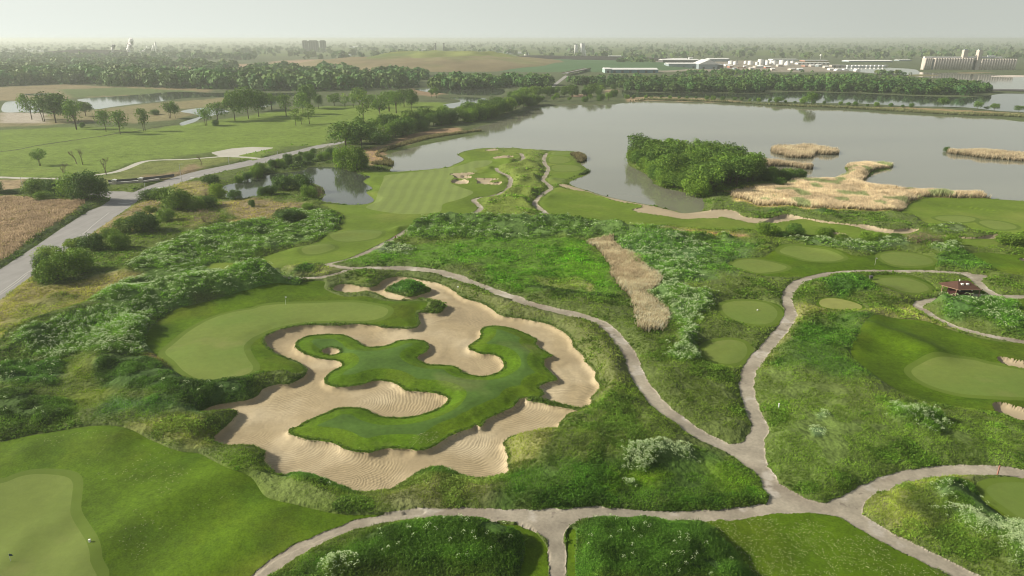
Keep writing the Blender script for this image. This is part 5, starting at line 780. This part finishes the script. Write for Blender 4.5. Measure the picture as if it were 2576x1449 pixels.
# ---------------------------------------------------------------- buildings and other made things
def flatmat(n, c, r=.7, **k): return surf(n, c, ((.3, .08),), r, **k)
M_CONC = surf('silo_concrete', (.50, .45, .40), ((.05, .15), (.4, .1)), .9); M_WHITE = flatmat('white_paint', (.80, .80, .78), .5); M_LROOF = flatmat('pale_roof', (.62, .63, .62), .6)
M_BLUE = flatmat('blue_cladding', (.13, .22, .27), .6); M_TEAL = flatmat('teal_trim', (.34, .44, .42), .6); M_GREY = flatmat('grey_cladding', (.26, .31, .33), .6); M_DARK = flatmat('dark_brick', (.10, .10, .10), .8)
M_BRICK = flatmat('red_brick', (.36, .17, .12), .85); M_GLASS = flatmat('window_dark', (.03, .035, .04), .2); M_RUST = flatmat('rusty_steel', (.33, .16, .12), .8); M_STEEL = flatmat('galvanised_steel', (.42, .43, .43), .5)
M_RROOF = surf('brown_shingles', (.085, .048, .036), ((.8, .15), (6, .2)), .85); M_RWALL = surf('dark_red_boards', (.045, .018, .018), ((2, .2), (.5, .1)), .8); M_WOOD = flatmat('weathered_wood', (.30, .20, .14), .85); M_FRAME = flatmat('tent_canvas', (.78, .76, .72), .7)
def place(name, code, x, y, label, cat, group=None, rz=0):
    X, Y = at(code, x, y); e = empty(name, (X, Y, max(zat(X, Y), 0)-.1), rz); return tag(e, label, cat, group), CODES[code][0]*mpp(Y)
# grain elevator
e, m = place('grain_elevator', 'A4', 2045, 380, 'huge row of concrete grain silos with two towers at the harbour', 'grain elevator'); e.rotation_euler[2] = -.06
def X4(x): return (x-2045)*m
top = (380-268)*m*.97
def silos(x0, x1, n, top):
    r = (x1-x0)*m/n/2
    for i in range(n): MB().cyl(X4(x0)+r*(2*i+1), 0, 0, top, r*1.02, n=14).build('silo', M_CONC, e, True)
    MB().box(X4(x0), X4(x1), r*.4, r*6, 0, top-.3).build('silo_block', M_CONC, e)
silos(1615, 1688, 4, top); silos(1702, 2068, 15, top); silos(2135, 2470, 14, top*.94)
MB().box(X4(1688), X4(1702), 1, 12, 0, top*.9).build('infill_wall', M_GREY, e); MB().box(X4(2068), X4(2100), 3, 14, 0, top*.8).build('infill_wall', M_DARK, e)
MB().box(X4(1620), X4(2340), 4, 11, top-.3, top+2.6).build('conveyor_gallery', M_LROOF, e); MB().box(X4(2215), X4(2270), 2, 10, top+2.6, top+5).build('roof_hut', M_WHITE, e)
for x0, x1 in ((1968, 2008), (2100, 2132)):
    t = MB().box(X4(x0), X4(x1), -2 if x0 > 2050 else 1, 9, 0 if x0 > 2050 else top, (380-198)*m).build('head_house', M_CONC, e); MB().box(X4(x0)+1, X4(x1)-1, 3, 7, (380-198)*m, (380-190)*m).build('roof_cap', M_GREY, t)
# slim pair of silos
for x0, x1, yt, lb, grp in ((690, 720, 142, 'left of the two pale tower silos far beyond the field', 1), (747, 792, 130, 'right taller pale tower silo far beyond the field', 1)):
    e, m = place('tower_silo', 'A3', (x0+x1)/2, 246, lb, 'silo', 'pale tower silos'); w = (x1-x0)*m/2; h = (246-yt)*m
    MB().cyl(-w*.45, 0, 0, h*.98, w*.6, n=16).build('silo', M_LROOF, e, True); MB().cyl(w*.45, 2, 0, h*(.98 if grp else .8), w*.6, n=16).build('silo', M_LROOF, e, True); MB().box(-w*.6, w*.6, -1, 3, h*.98, h+1).build('roof_cap', M_GREY, e)
    MB().box(w, w*1.5, -1, 3, 0, h*.5).build('stair_shaft', M_WHITE, e)
# apartment towers, chimneys, plant stacks
for i, (x0, x1) in enumerate(((498, 542), (556, 645), (665, 716))):
    e, m = place('tower_block', 'A2', (x0+x1)/2, 205, ['leftmost dark hazy tower block on the skyline', 'widest dark hazy tower block on the skyline', 'rightmost dark hazy tower block on the skyline'][i], 'tower block', 'dark tower blocks on the skyline'); w = (x1-x0)*m/2; h = 98*m
    MB().box(-w, w, 0, 22, 0, h).build('wall', M_DARK, e)
    for k in range(2 if i != 1 else 4):
        c = -w+2*w*(k+.5)/(2 if i != 1 else 4); MB().box(c-w*.16, c+w*.16, -.3, .3, h*.06, h*.94).build('window_bay', M_GLASS, e)
    MB().box(-w*.8, w*.8, 3, 15, h, h+3).build('roof_hut', M_DARK, e)
for i, x in enumerate((1780, 1860)):
    e, m = place('chimney', 'A2', x, 215, ['left of the two dark chimneys beyond the hill', 'right of the two dark chimneys beyond the hill'][i], 'chimney', 'dark chimneys'); MB().cyl(0, 0, 0, 86*m, 7.5*m, 5.5*m, 12).build('shaft', M_DARK, e, True); MB().cyl(0, 0, 83*m, 88*m, 9*m, 9*m, 12).build('rim', M_DARK, e)
for i, (x, w, h) in enumerate(((1427, 12, 65), (1447, 8, 55), (1488, 14, 70), (1515, 22, 95), (1470, 8, 45))):
    e, m = place('plant_stack', 'A1', x, 215, ['leftmost white stack of the steaming plant', 'thin white stack beside the leftmost one', 'white stack with a wide base at the plant', 'tallest broad stack of the steaming plant', 'shortest stack between the plant stacks'][i], 'smokestack', 'white plant stacks'); MB().cyl(0, 0, 0, h*m, w*m*.55, w*m*.4, 14).build('shaft', M_WHITE, e, True); MB().cyl(0, 0, h*m, h*m+2, w*m*.44, w*m*.44, 14).build('rim', M_GREY, e)
ms = foliage('steam', .4); ms.node_tree.nodes['Attribute'].attribute_name = 'none'
for n_ in list(ms.node_tree.nodes):
    if n_.type == 'ATTRIBUTE': r_ = ms.node_tree.nodes.new('ShaderNodeRGB'); r_.outputs[0].default_value = (.95, .95, .95, 1); ms.node_tree.links.new(r_.outputs[0], n_.outputs['Color'].links[0].to_socket)
for i, pts in enumerate(([(1103, 214, 7), (1101, 190, 9), (1108, 168, 11), (1122, 153, 12), (1142, 147, 9)], [(1262, 210, 8), (1258, 185, 12), (1268, 160, 15), (1282, 135, 17), (1290, 110, 16), (1303, 88, 11)])):
    Y = 2300.0; m = CODES['A1'][0]*mpp(Y); X = (PX(f"A1 {pts[0][0]},214")[0][0]-1288)*mpp(Y); zb = top_height(Y, PX("A1 0,214")[0][1]); random.seed(i+2); mb = MB(); P = []
    for k in range(len(pts)-1):
        for t in np.linspace(0, 1, 5)[:-1]: P.append(tuple(np.array(pts[k])*(1-t)+np.array(pts[k+1])*t))
    mb.tube([((p[0]-pts[0][0])*m+random.uniform(-3, 3), random.uniform(-4, 4), (214-p[1])*m) for p in P], [p[2]*m*random.uniform(.95, 1.5) for p in P], 12)
    o = mb.build('steam_plume', ms, smooth=True); o.location = (X, Y, zb); tag(o, ['curved white steam plume left at the plant', 'tall straight white steam plume at the plant'][i], kind='stuff')
# sheds and warehouses: code, x0, x1, base y, top y (front wall), depth m, ridge extra, wall, roof, label
def shed(code, x0, x1, yb, yt, depth, ridge, wall, roof, label, name='warehouse', cat='warehouse', doors=0, rz=0, group=None, gable='x'):
    e, m = place(name, code, (x0+x1)/2, yb, label, cat, group, rz); w = (x1-x0)*m/2; h = max(3.0, (yb-yt)*m*.95)
    MB().box(-w, w, 0, depth, 0, h).build('wall', wall, e)
    if gable == 'x': r = MB(); r.add([(-w-.5, -.5, h+.01), (w+.5, -.5, h+.01), (w+.5, depth+.5, h+.01), (-w-.5, depth+.5, h+.01), (-w-.5, depth/2, h+ridge), (w+.5, depth/2, h+ridge)], [(0, 1, 5, 4), (2, 3, 4, 5), (1, 2, 5), (3, 0, 4), (3, 2, 1, 0)]); r.build('roof', roof, e)
    else: MB().prism([(-w-.5, h+.01), (w+.5, h+.01), (0, h+ridge)], -.5, depth+.5).build('roof', roof, e)
    for k in range(doors): c = -w+2*w*(k+.5)/doors; MB().box(c-2.2, c+2.2, -.12, -.002, 0, min(h*.75, 4.5)).build('door', M_DARK, e)
    MB().box(-w-.6, w+.6, -.75, -.51, h-.5, h+.3).build('gutter', M_TEAL if wall is M_BLUE else M_LROOF, e)
    return e
shed('A3', 1040, 1500, 410, 378, 42, 2.5, M_BLUE, M_LROOF, 'long blue warehouse with a pale roof beyond the tree belt', doors=6)
shed('A3', 985, 1045, 410, 372, 40, 2.0, M_TEAL, M_LROOF, 'teal fronted end building beside the long blue warehouse', doors=1)
shed('A3', 1265, 1360, 358, 338, 30, 1.0, M_BRICK, M_LROOF, 'brick building behind the blue warehouse', doors=2); shed('A3', 1370, 1600, 362, 345, 34, 1.2, M_BRICK, M_LROOF, 'dark brick shed with a long pale roof')
shed('A3', 1600, 1890, 368, 322, 50, 2.0, M_GREY, M_LROOF, 'long grey shed left of the gabled warehouse', doors=3); shed('A3', 1890, 2085, 372, 325, 60, 9, M_GREY, M_LROOF, 'grey gabled warehouse with the highest roof', doors=2, gable='y')
shed('A3', 2070, 2130, 372, 330, 55, 1, M_DARK, M_GREY, 'dark end block beside the gabled warehouse'); shed('A3', 1545, 1900, 318, 285, 60, 2, M_DARK, M_LROOF, 'dark fronted shed behind the grey sheds'); shed('A3', 1450, 1790, 288, 276, 50, 2, M_GREY, M_LROOF, 'thin pale roofed shed at the back of the yard'); shed('A3', 2000, 2190, 300, 275, 50, 2, M_GREY, M_LROOF, 'pale roofed shed behind the gabled warehouse')
shed('A3', 1800, 1835, 285, 262, 12, 1, M_WHITE, M_LROOF, 'small white block above the back sheds', cat='building', name='office_block'); shed('A3', 450, 840, 280, 268, 50, 2, M_WHITE, M_LROOF, 'long pale shed behind the black stockpile'); shed('A3', 1030, 1150, 262, 248, 40, 1.5, M_TEAL, M_LROOF, 'pale green shed far behind the yard')
shed('A3', 925, 960, 332, 308, 20, 1, M_WHITE, M_LROOF, 'small white house block near the bridge road', name='office_block', cat='building'); shed('A3', 0, 200, 228, 212, 60, 2, M_WHITE, M_LROOF, 'pale shed on the far plain left of the dome')
shed('A4', 885, 1310, 305, 294, 45, 2, M_GREY, M_WHITE, 'long white roofed dock shed across the harbour'); shed('A4', 1370, 1490, 295, 287, 30, 1, M_GREY, M_LROOF, 'short pale dock shed far behind the harbour'); shed('A4', 460, 690, 300, 290, 40, 1, M_BRICK, M_LROOF, 'low shed with a pink roof line behind the tanks', doors=3); shed('A4', 150, 395, 290, 278, 40, 1, M_WHITE, M_LROOF, 'white shed behind the storage tanks')
shed('A4', 390, 700, 328, 314, 20, 1, M_WHITE, M_LROOF, 'long white low shed right of the tanks', doors=8); shed('A4', 720, 1260, 348, 338, 14, .5, M_CONC, M_LROOF, 'long low quay building along the harbour', name='quay_shed', doors=10)
shed('A1', 70, 270, 186, 176, 60, 1, M_WHITE, M_LROOF, 'pale factory roof far at the left horizon'); shed('A1', 250, 390, 205, 196, 60, 1, M_WHITE, M_LROOF, 'second pale factory roof at the left horizon'); shed('A1', 1350, 1420, 215, 198, 30, 6, M_CONC, M_LROOF, 'low pale building at the foot of the stacks'); shed('A1', 730, 770, 175, 166, 40, 1, M_WHITE, M_LROOF, 'tiny white roof above the dark mound')
shed('A2', 940, 1060, 168, 155, 60, 2, M_WHITE, M_WHITE, 'bright white roof on the plain right of the tower blocks'); shed('A2', 1620, 1770, 200, 188, 50, 1, M_WHITE, M_LROOF, 'pale roof left of the dark chimneys'); shed('A2', 2080, 2300, 214, 204, 60, 1, M_WHITE, M_LROOF, 'long white roof right of the dark chimneys'); shed('A2', 840, 950, 245, 233, 30, 1, M_WHITE, M_LROOF, 'pale roof in front of the hill at its left end'); shed('A2', 1430, 1560, 205, 196, 40, 1, M_WHITE, M_LROOF, 'pale roof above the yellow hill top')
shed('A2', 1480, 1560, 505, 472, 14, 2, M_BRICK, M_LROOF, 'small brick house at the edge of the park woods', name='brick_house', cat='house', doors=1)
for i, (x0, x1) in enumerate(((762, 822), (828, 885), (955, 995))):
    e, m = place('white_tent', 'A4', (x0+x1)/2, 392, ['left white tent on the harbour shore', 'middle white tent on the harbour shore', 'small white tent at the right of the shore tents'][i], 'tent', 'white tents on the shore'); w = (x1-x0)*m/2; h = 20*m
    MB().box(-w, w, 0, 12, 0, h*.5).build('wall', M_FRAME, e); MB().prism([(-w-.3, h*.5+.01), (w+.3, h*.5+.01), (w*.5, h), (-w*.5, h)], -.3, 12.3).build('roof', M_WHITE, e)
random.seed(21)
for cd, x, y in [('A3', x, random.choice((345, 360, 378))) for x in (2150, 2190, 2235, 2330, 2390, 2440, 2490)]+[('A4', x, random.choice((350, 365, 385))) for x in (20, 80, 140, 200, 330, 400, 460, 520, 590, 650, 700)]:
    shed(cd, x, x+random.uniform(22, 55), y, y-random.uniform(8, 16), random.uniform(8, 22), random.uniform(.4, 2), random.choice((M_WHITE, M_CONC, M_GREY, M_BRICK)), M_LROOF, 'small low yard building in front of the storage tanks', name='yard_building', cat='building', group='small yard buildings by the tanks')
# tanks
TK = [(2205, 327, 60, 30), (2245, 330, 40, 30), (2345, 322, 36, 26), (2390, 330, 50, 34), (2455, 335, 34, 30), (2500, 328, 44, 44), (2540, 330, 40, 44)]
TK2 = [(30, 330, 56, 50), (95, 333, 38, 40), (135, 318, 40, 30), (165, 330, 56, 34), (240, 326, 62, 36), (290, 318, 46, 22), (290, 336, 56, 26), (340, 316, 40, 20)]
TL = ['wide squat tank at the left end of the tank farm', 'second tank from the left end of the tank farm', 'narrow tank after the gap in the tank farm', 'wide tank right of the narrow one', 'tank with a bright side near the middle of the farm', 'tall tank near the middle of the farm', 'tall tank right beside the other tall one', 'tallest tank near the middle of the farm', 'narrow tank beside the tallest one', 'tank in the back row of the farm', 'wide tank in the front row of the farm', 'large round topped tank near the right end', 'low tank in the back at the right end', 'low wide tank in front at the right end', 'last small tank at the right end of the farm']
for i, (cd, x, y, w, h) in enumerate([('A3',)+t for t in TK]+[('A4',)+t for t in TK2]):
    e, m = place('storage_tank', cd, x, y, 'white storage tank, '+TL[i], 'storage tank', 'white storage tanks'); r = w*m/2; hh = h*m*.95
    MB().cyl(0, 0, 0, hh, r, n=24, cap=False).build('shell', M_WHITE, e, True); MB().cyl(0, 0, hh, hh+r*.18, r, r*.05, 24).build('tank_roof', M_LROOF, e, True)
e, m = place('dome', 'A3', 230, 240, 'bright white dome at the left end of the far sheds', 'dome'); mb = MB()
mb.v = []; N = 16
for k in range(6):
    a = k/5*math.pi/2; mb.v += [(26*m*math.cos(a)*math.cos(t*2*math.pi/N)+.001*k, 26*m*math.cos(a)*math.sin(t*2*math.pi/N), 28*m*math.sin(a)) for t in range(N)]
mb.f = [(k*N+t, k*N+(t+1) % N, (k+1)*N+(t+1) % N, (k+1)*N+t) for k in range(5) for t in range(N)]; mb.build('shell', M_WHITE, e, True); MB().cyl(0, 0, 0, .8, 27*m, n=20).build('base_ring', M_CONC, e)
e, m = place('water_tower', 'A4', 605, 300, 'thin water tower with a white ball beyond the tanks', 'water tower'); MB().cyl(0, 0, 0, 52*m, 2.5*m, 2*m, 8).build('shaft', M_STEEL, e); MB().cyl(0, 0, 50*m, 56*m, 4*m, 11*m, 12).cyl(0, 0, 56*m, 66*m, 11*m, 5*m, 12).build('tank', M_WHITE, e, True)
e, m = place('crane', 'A3', 2262, 330, 'dark crane jib standing above the tanks', 'crane'); MB().tube([(0, 0, 0), (0, 0, 40*m)], [3*m, 2*m], 6).build('mast', M_DARK, e); MB().tube([(3*m, 0, 18*m), (-8*m, 0, 72*m)], [2.5*m, 1*m], 5).build('jib', M_DARK, e); MB().box(-5*m, 5*m, -3, 3, 16*m, 26*m).build('cab', M_DARK, e)
e, m = place('ore_bridge', 'A3', 2300, 392, 'rusty red steel frame left of the tank farm', 'steel frame')
for s in (-1, 1): MB().tube([(s*32*m, 0, 34*m), (s*8*m, 0, 4*m), (s*8*m, 0, 0)], [2.2*m, 2.2*m, 2.2*m], 5).build('leg', M_RUST, e)
MB().box(-40*m, 40*m, -2, 2, 32*m, 37*m).build('beam', M_RUST, e)
e, m = place('breakwater', 'A4', 2450, 585, 'thin dark breakwater running right from the belt tip', 'breakwater'); MB().tube([(-280*m, 12, .3), (-100*m, 2, .5), (150*m, -6, .5), (500*m, -18, .4)], [1.6, 2, 2, 1.6], 6).build('stones', M_DARK, e)
tag(e, 'thin dark breakwater running right from the belt tip', 'breakwater')
for i, (x0, x1, y) in enumerate(((1150, 1440, 428), (1380, 1750, 432), (1930, 2300, 408), (2250, 2700, 440))):
    e, m = place('shore_bar', 'A4', (x0+x1)/2, y, ['dark spit with scrub in the harbour behind the belt', 'pale sand spit behind the belt', 'pale spit in front of the silos', 'rubble spit right of the silos'][i], 'spit'); w = (x1-x0)*m/2
    h = MB(); n = 14; h.add([(-w+2*w*k/(n-1), s*(3+9*math.sin(math.pi*k/(n-1))+random.uniform(-1, 1)), -.3) for s in (-1, 1) for k in range(n)]+[(-w+2*w*k/(n-1), 0, .3+1.2*math.sin(math.pi*k/(n-1))) for k in range(n)], [(k, k+1, 2*n+k+1, 2*n+k) for k in range(n-1)]+[(2*n+k, 2*n+k+1, n+k+1, n+k) for k in range(n-1)]); h.build('bank', [M_HILLD, M_HILL, M_HILL, M_CONC][i], e)
for i, x in enumerate((885, 930, 965, 1000, 1030, 1070, 1110, 1150, 1190, 1230)):
    e, m = place('moored_barge', 'A4', x, 352, 'white moored barge below the quay shed', 'barge', 'moored white barges'); MB().prism([(-14*m, 1.2), (-12*m, -.3), (12*m, -.3), (14*m, 1.2)], 0, 9).build('hull', M_GREY, e); MB().box(-11*m, 11*m, 1.5, 7.5, 1.2, 3.6).build('cover', M_WHITE, e)
e, m = place('bridge', 'A3', 790, 392, 'long low road bridge climbing beside the green field', 'bridge'); p0 = Vector((*at('A3', 600, 436), 0))-e.location; p1 = Vector((*at('A3', 1000, 350), 0))-e.location; p0.z = 4; p1.z = 5; d = (p1-p0).normalized(); s = Vector((-d.y, d.x, 0))*6
mb = MB(); mb.add([p0-s, p0+s, p1+s, p1-s, p0-s-Vector((0, 0, 1)), p0+s-Vector((0, 0, 1)), p1+s-Vector((0, 0, 1)), p1-s-Vector((0, 0, 1))], [(3, 2, 1, 0), (4, 5, 6, 7), (0, 1, 5, 4), (1, 2, 6, 5), (2, 3, 7, 6), (3, 0, 4, 7)]); mb.build('deck', M_ROAD, e)
for k in range(9): q = p0.lerp(p1, (k+.5)/9); MB().box(q.x-.8, q.x+.8, q.y-2, q.y+2, -.2, 3.6).build('pier', M_CONC, e)
for sg in (-1, 1): MB().tube([p0+s*sg*.95+Vector((0, 0, .5)), p1+s*sg*.95+Vector((0, 0, .5))], [.5, .5], 4).build('parapet', M_HILL, e)
# ---------------------------------------------------------------- shelter by the cart path
X, Y = at('C4', 1965, 222); zz = zat(X, Y); e = empty('restroom_shelter', (X, Y, zz), .02); e.scale = (.88, .88, .9); tag(e, 'small dark red shelter with a brown hipped roof beside the cart path', 'shelter')
MB().box(-2.35, 2.25, 0, 4.0, -.2, 2.75).build('wall', M_RWALL, e); MB().box(-5.2, -2.36, .2, 4.6, 0, .12).build('porch_floor', M_PATH, e)
ev = [(-4.4, -.9, 2.72), (4.0, -.9, 2.72), (4.0, 5.0, 2.72), (-4.4, 5.0, 2.72)]
r = MB(); r.add([(-2.7, -.9, 2.74), (3.8, -.9, 2.74), (3.8, 5.0, 2.74), (-4.9, 5.0, 2.74), (-5.0, 3.2, 2.74), (-1.3, 2.1, 4.35), (1.6, 2.1, 4.35)], [(0, 1, 6, 5), (1, 2, 6), (2, 3, 5, 6), (3, 4, 5), (4, 0, 5), (4, 3, 2, 1, 0)])
rf = r.build('roof', M_RROOF, e); f = MB(); f.tube([(-2.7, -.93, 2.68), (3.83, -.93, 2.68)], [.09, .09], 4).tube([(3.83, -.93, 2.68), (3.83, 5.0, 2.68)], [.09, .09], 4).tube([(-2.7, -.93, 2.68), (-5.0, 3.2, 2.68)], [.09, .09], 4).build('fascia', M_WOOD, rf)
for x in (-.75, .75): MB().box(x-.32, x+.32, .55, 1.15, 3.25, 3.95).build('skylight', M_WHITE, rf)
MB().cyl(-.9, 2.0, 4.2, 4.7, .12).build('vent_pipe', M_WHITE, rf)
MB().box(-1.1, 1.2, -.06, .0-.003, 2.45, 2.6).build('light_strip', M_WHITE, e); MB().box(-1.3, 1.4, -.05, -.003, 1.75, 2.42).build('louvre', M_GLASS, e)
for x in (-1.75, 1.75): MB().box(x-.16, x+.16, -.25, -.003, 2.1, 2.35).build('wall_lamp', M_WHITE, e)
MB().box(-.3, .2, -.03, -.003, 1.2, 1.3).build('door_handle', M_STEEL, e)
for x, y in ((-4.6, 3.1), (-2.9, -.5), (3.6, -.6), (3.6, 4.6)): MB().box(x-.09, x+.09, y-.09, y+.09, -.2, 2.7).build('post', M_WOOD, e)
b = empty('bench', (X-3.4, Y+1.0, zz+.12), 0); tag(b, 'small brown bench under the porch of the shelter', 'bench'); MB().box(-.6, .6, -.2, .2, .42, .5).build('seat', M_WOOD, b); [MB().box(x-.05, x+.05, -.18, .18, 0, .41).build('leg', M_WOOD, b) for x in (-.5, .5)]
# gate pillars, low wall, lamp posts, course markers
for i, (x, yb, yt) in enumerate(((1095, 537, 487), (1345, 520, 470))):
    X, Y = at('B1', x, yb); m = CODES['B1'][0]*mpp(Y); e = empty('gate_pillar', (X, Y, zat(X, Y)-.05), .1); tag(e, ['left stone gate pillar at the park entrance', 'right stone gate pillar at the park entrance'][i], 'pillar', 'stone gate pillars'); h = (yb-yt)*m*.95; w = 18*m
    MB().box(-w*.85, w*.85, -w*.85, w*.85, 0, h*.8).build('shaft', M_CONC, e); MB().box(-w*1.15, w*1.15, -w*1.15, w*1.15, h*.8, h*.88).build('cap', M_WHITE, e); MB().prism([(-w*1.1, h*.88), (w*1.1, h*.88), (0, h*1.02)], -w*1.1, w*1.1).build('cap_top', M_WHITE, e); MB().box(-w, w, -w, w, -.2, .3).build('plinth', M_CONC, e)
def rail_wall(st, h, t, label, mat, name='low_wall', cat='wall'):
    q = ground(PX(st)); o = np.array([q[:, 0].mean(), q[:, 1].mean()]); e = empty(name, (o[0], o[1], zat(*o)), 0); tag(e, label, cat)
    mb = MB(); mp = MB()
    for a, b in zip(q[:-1], q[1:]):
        d = (b-a)/np.linalg.norm(b-a); n = np.array([-d[1], d[0]])*t/2; c = [a-n-o, b-n-o, b+n-o, a+n-o]; mb.add([(*p, -.2) for p in c]+[(*p, h) for p in c], [(0, 3, 2, 1), (4, 5, 6, 7), (0, 1, 5, 4), (1, 2, 6, 5), (2, 3, 7, 6), (3, 0, 4, 7)])
        c = [a-n*1.4-o, b-n*1.4-o, b+n*1.4-o, a+n*1.4-o]; mp.add([(*p, h+.003) for p in c]+[(*p, h+.1) for p in c], [(0, 3, 2, 1), (4, 5, 6, 7), (0, 1, 5, 4), (1, 2, 6, 5), (2, 3, 7, 6), (3, 0, 4, 7)])
    mb.build('wall', mat, e); mp.build('coping', M_WHITE if mat is M_CONC else M_DARK, e)
rail_wall("B1 1040,540 1200,533 1345,520", .7, .3, 'low pale wall between the two gate pillars', M_CONC); rail_wall("B1 1365,518 1450,505 1520,492", .6, .3, 'low pale wall right of the right gate pillar', M_CONC)
rail_wall("B1 1035,522 1250,508 1400,494 1550,478 1660,462", .9, .15, 'dark guard rail behind the gate pillars', M_DARK, 'guard_rail', 'guard rail')
for i, (cd, x, yb, yt) in enumerate((('B1', 1732, 512, 338), ('B1', 2180, 335, 262), ('B1', 1390, 605, 505), ('B1', 1620, 585, 512), ('B1', 222, 575, 455), ('B2', 255, 290, 205))):
    X, Y = at(cd, x, yb); H = top_height(Y, PX(f"{cd} {x},{yt}")[0][1]); e = empty('lamp_post', (X, Y, zat(X, Y)-.05), 0); tag(e, ['tallest grey lamp post beside the road', 'lamp post at the path junction', 'thin pole in front of the gate pillars', 'short pole on the tan verge', 'thin pole left of the roadside clump', 'pole beside the bridge end of the road'][i], 'lamp post', 'roadside poles')
    MB().cyl(0, 0, 0, H, .12, .07, 8).build('pole', M_STEEL, e)
    if i < 2: MB().tube([(0, 0, H-.1), (.5, 0, H+.1), (1.1, 0, H+.1)], [.05, .05, .05], 5).build('arm', M_STEEL, e); MB().box(.9, 1.5, -.12, .12, H+.02, H+.15).build('lamp_head', M_GREY, e)
    MB().cyl(0, 0, 0, .4, .2, .16, 8).build('base', M_STEEL, e)
def marker(cd, x, yb, h, w, mat, label, name='marker_post'):
    X, Y = at(cd, x, yb); e = empty(name, (X, Y, zat(X, Y)-.03), random.uniform(-.2, .2)); tag(e, label, 'marker post', None); MB().box(-w/2, w/2, -w/2, w/2, 0, h).build('post', mat, e); MB().box(-w*.62, w*.62, -w*.62, w*.62, h, h+.06).build('cap', mat, e)
marker('C4', 195, 1318, .9, .15, M_WHITE, 'short white post in the rough left of the dark slope'); marker('D4', 2282, 490, 1.6, .14, M_RUST, 'rusty brown post on the path at the right'); marker('B2', 1372, 1048, 1.3, .3, M_RUST, 'brown post beside the cart path'); marker('B2', 116, 1342, 1.2, .25, M_DARK, 'dark post at the end of the light green slope')
marker('D1', 862, 1155, .35, .2, M_WHITE, 'little white marker on the collar of the lower left green'); marker('C3', 2420, 352, .3, .22, M_WHITE, 'tiny white tee marker on the oval tee'); marker('C4', 1075, 65, .9, .7, M_DARK, 'dark box at the corner of the shelter tee', 'tee_box_bin'); marker('C2', 1965, 150, .3, .35, M_WHITE, 'small white marker above the bunker edge')
M_FLAG = flatmat('flag_cloth', (.06, .09, .10), .8)
for cd, x, y, lb in (('D1', 100, 1300, 'dark flag on the lower left green'), ('C2', 328, 292, 'flag on the curved green'), ('B4', 1115, 1300, 'flag on the far terrace')):
    X, Y = at(cd, x, y); e = empty('flagstick', (X, Y, zat(X, Y)), 0); tag(e, lb, 'flagstick'); MB().cyl(0, 0, 0, 1.1 if cd == 'D1' else 2.1, .025, .02, 6).build('pole', M_WHITE, e); h = 1.1 if cd == 'D1' else 2.1; MB().prism([(0, h-.35), (.45, h-.3), (.4, h-.05), (0, h)], -.012, .012).build('flag', M_FLAG if cd == 'D1' else M_WHITE, e)
# road paint
def paint(st, w, label, mat, dash=None):
    L = ground(spline(PX(st), 8, False)); V, Fc = [], []
    n = len(L)
    for i in range(n):
        d = L[min(i+1, n-1)]-L[max(i-1, 0)]; d = d/np.linalg.norm(d); nn = np.array([-d[1], d[0]])*w/2
        for s in (-1, 1): q = L[i]+s*nn; V.append((q[0], q[1], zat(*q)+.06))
    for i in range(n-1):
        if dash and i % 2: continue
        Fc.append((2*i, 2*i+1, 2*i+3, 2*i+2))
    o = mesh_np('road_marking', V, Fc, mat); tag(o, label, kind='structure')
M_LINE = flatmat('road_paint', (.55, .55, .52), .7)
paint("C1 -300,400 -10,185 150,70 245,-5 B1 350,1310 590,1120 800,985 900,900 1040,790", .15, 'white edge line nearest the verge on the road', M_LINE); paint("C1 -300,430 -10,205 160,85 262,0", .15, 'second white edge line on the road', M_LINE)
paint("B1 1120,700 1200,705 1260,695", .5, 'white stop line at the junction', M_LINE); paint("B1 1480,550 1530,555 1560,553", .6, 'white bar before the junction on the verge side', M_LINE); paint("B1 1810,457 1860,463 1900,468", .6, 'white bar on the road further up', M_LINE)
M_DITCH = surf('ditch_soil', (.05, .055, .03), ((.3, .3),), .95)
paint("B1 -200,235 0,215 200,185 400,150 600,115 800,85 1000,57 1150,35 A1 1300,980 1500,940 1700,905", 1.6, 'dark narrow ditch crossing the green park', M_DITCH)
bpy.data.objects[[o.name for o in bpy.data.objects if o.get('label') == 'dark narrow ditch crossing the green park'][0]].name = 'ditch'
# ---------------------------------------------------------------- haze
mh, hnt, hb = newmat('haze'); hnt.nodes.remove(hb); pv = hnt.nodes.new('ShaderNodeVolumePrincipled'); pv.inputs['Density'].default_value = HAZE; pv.inputs['Color'].default_value = (.74, .79, .76, 1); pv.inputs['Anisotropy'].default_value = .3; hnt.links.new(pv.outputs[0], hnt.nodes['Material Output'].inputs['Volume'])
o = MB().box(-34000, 34000, -200, 30500, -2.5, 66).build('haze', mh); tag(o, 'pale haze lying over the whole plain', kind='stuff')
print('script done', len(bpy.data.objects))
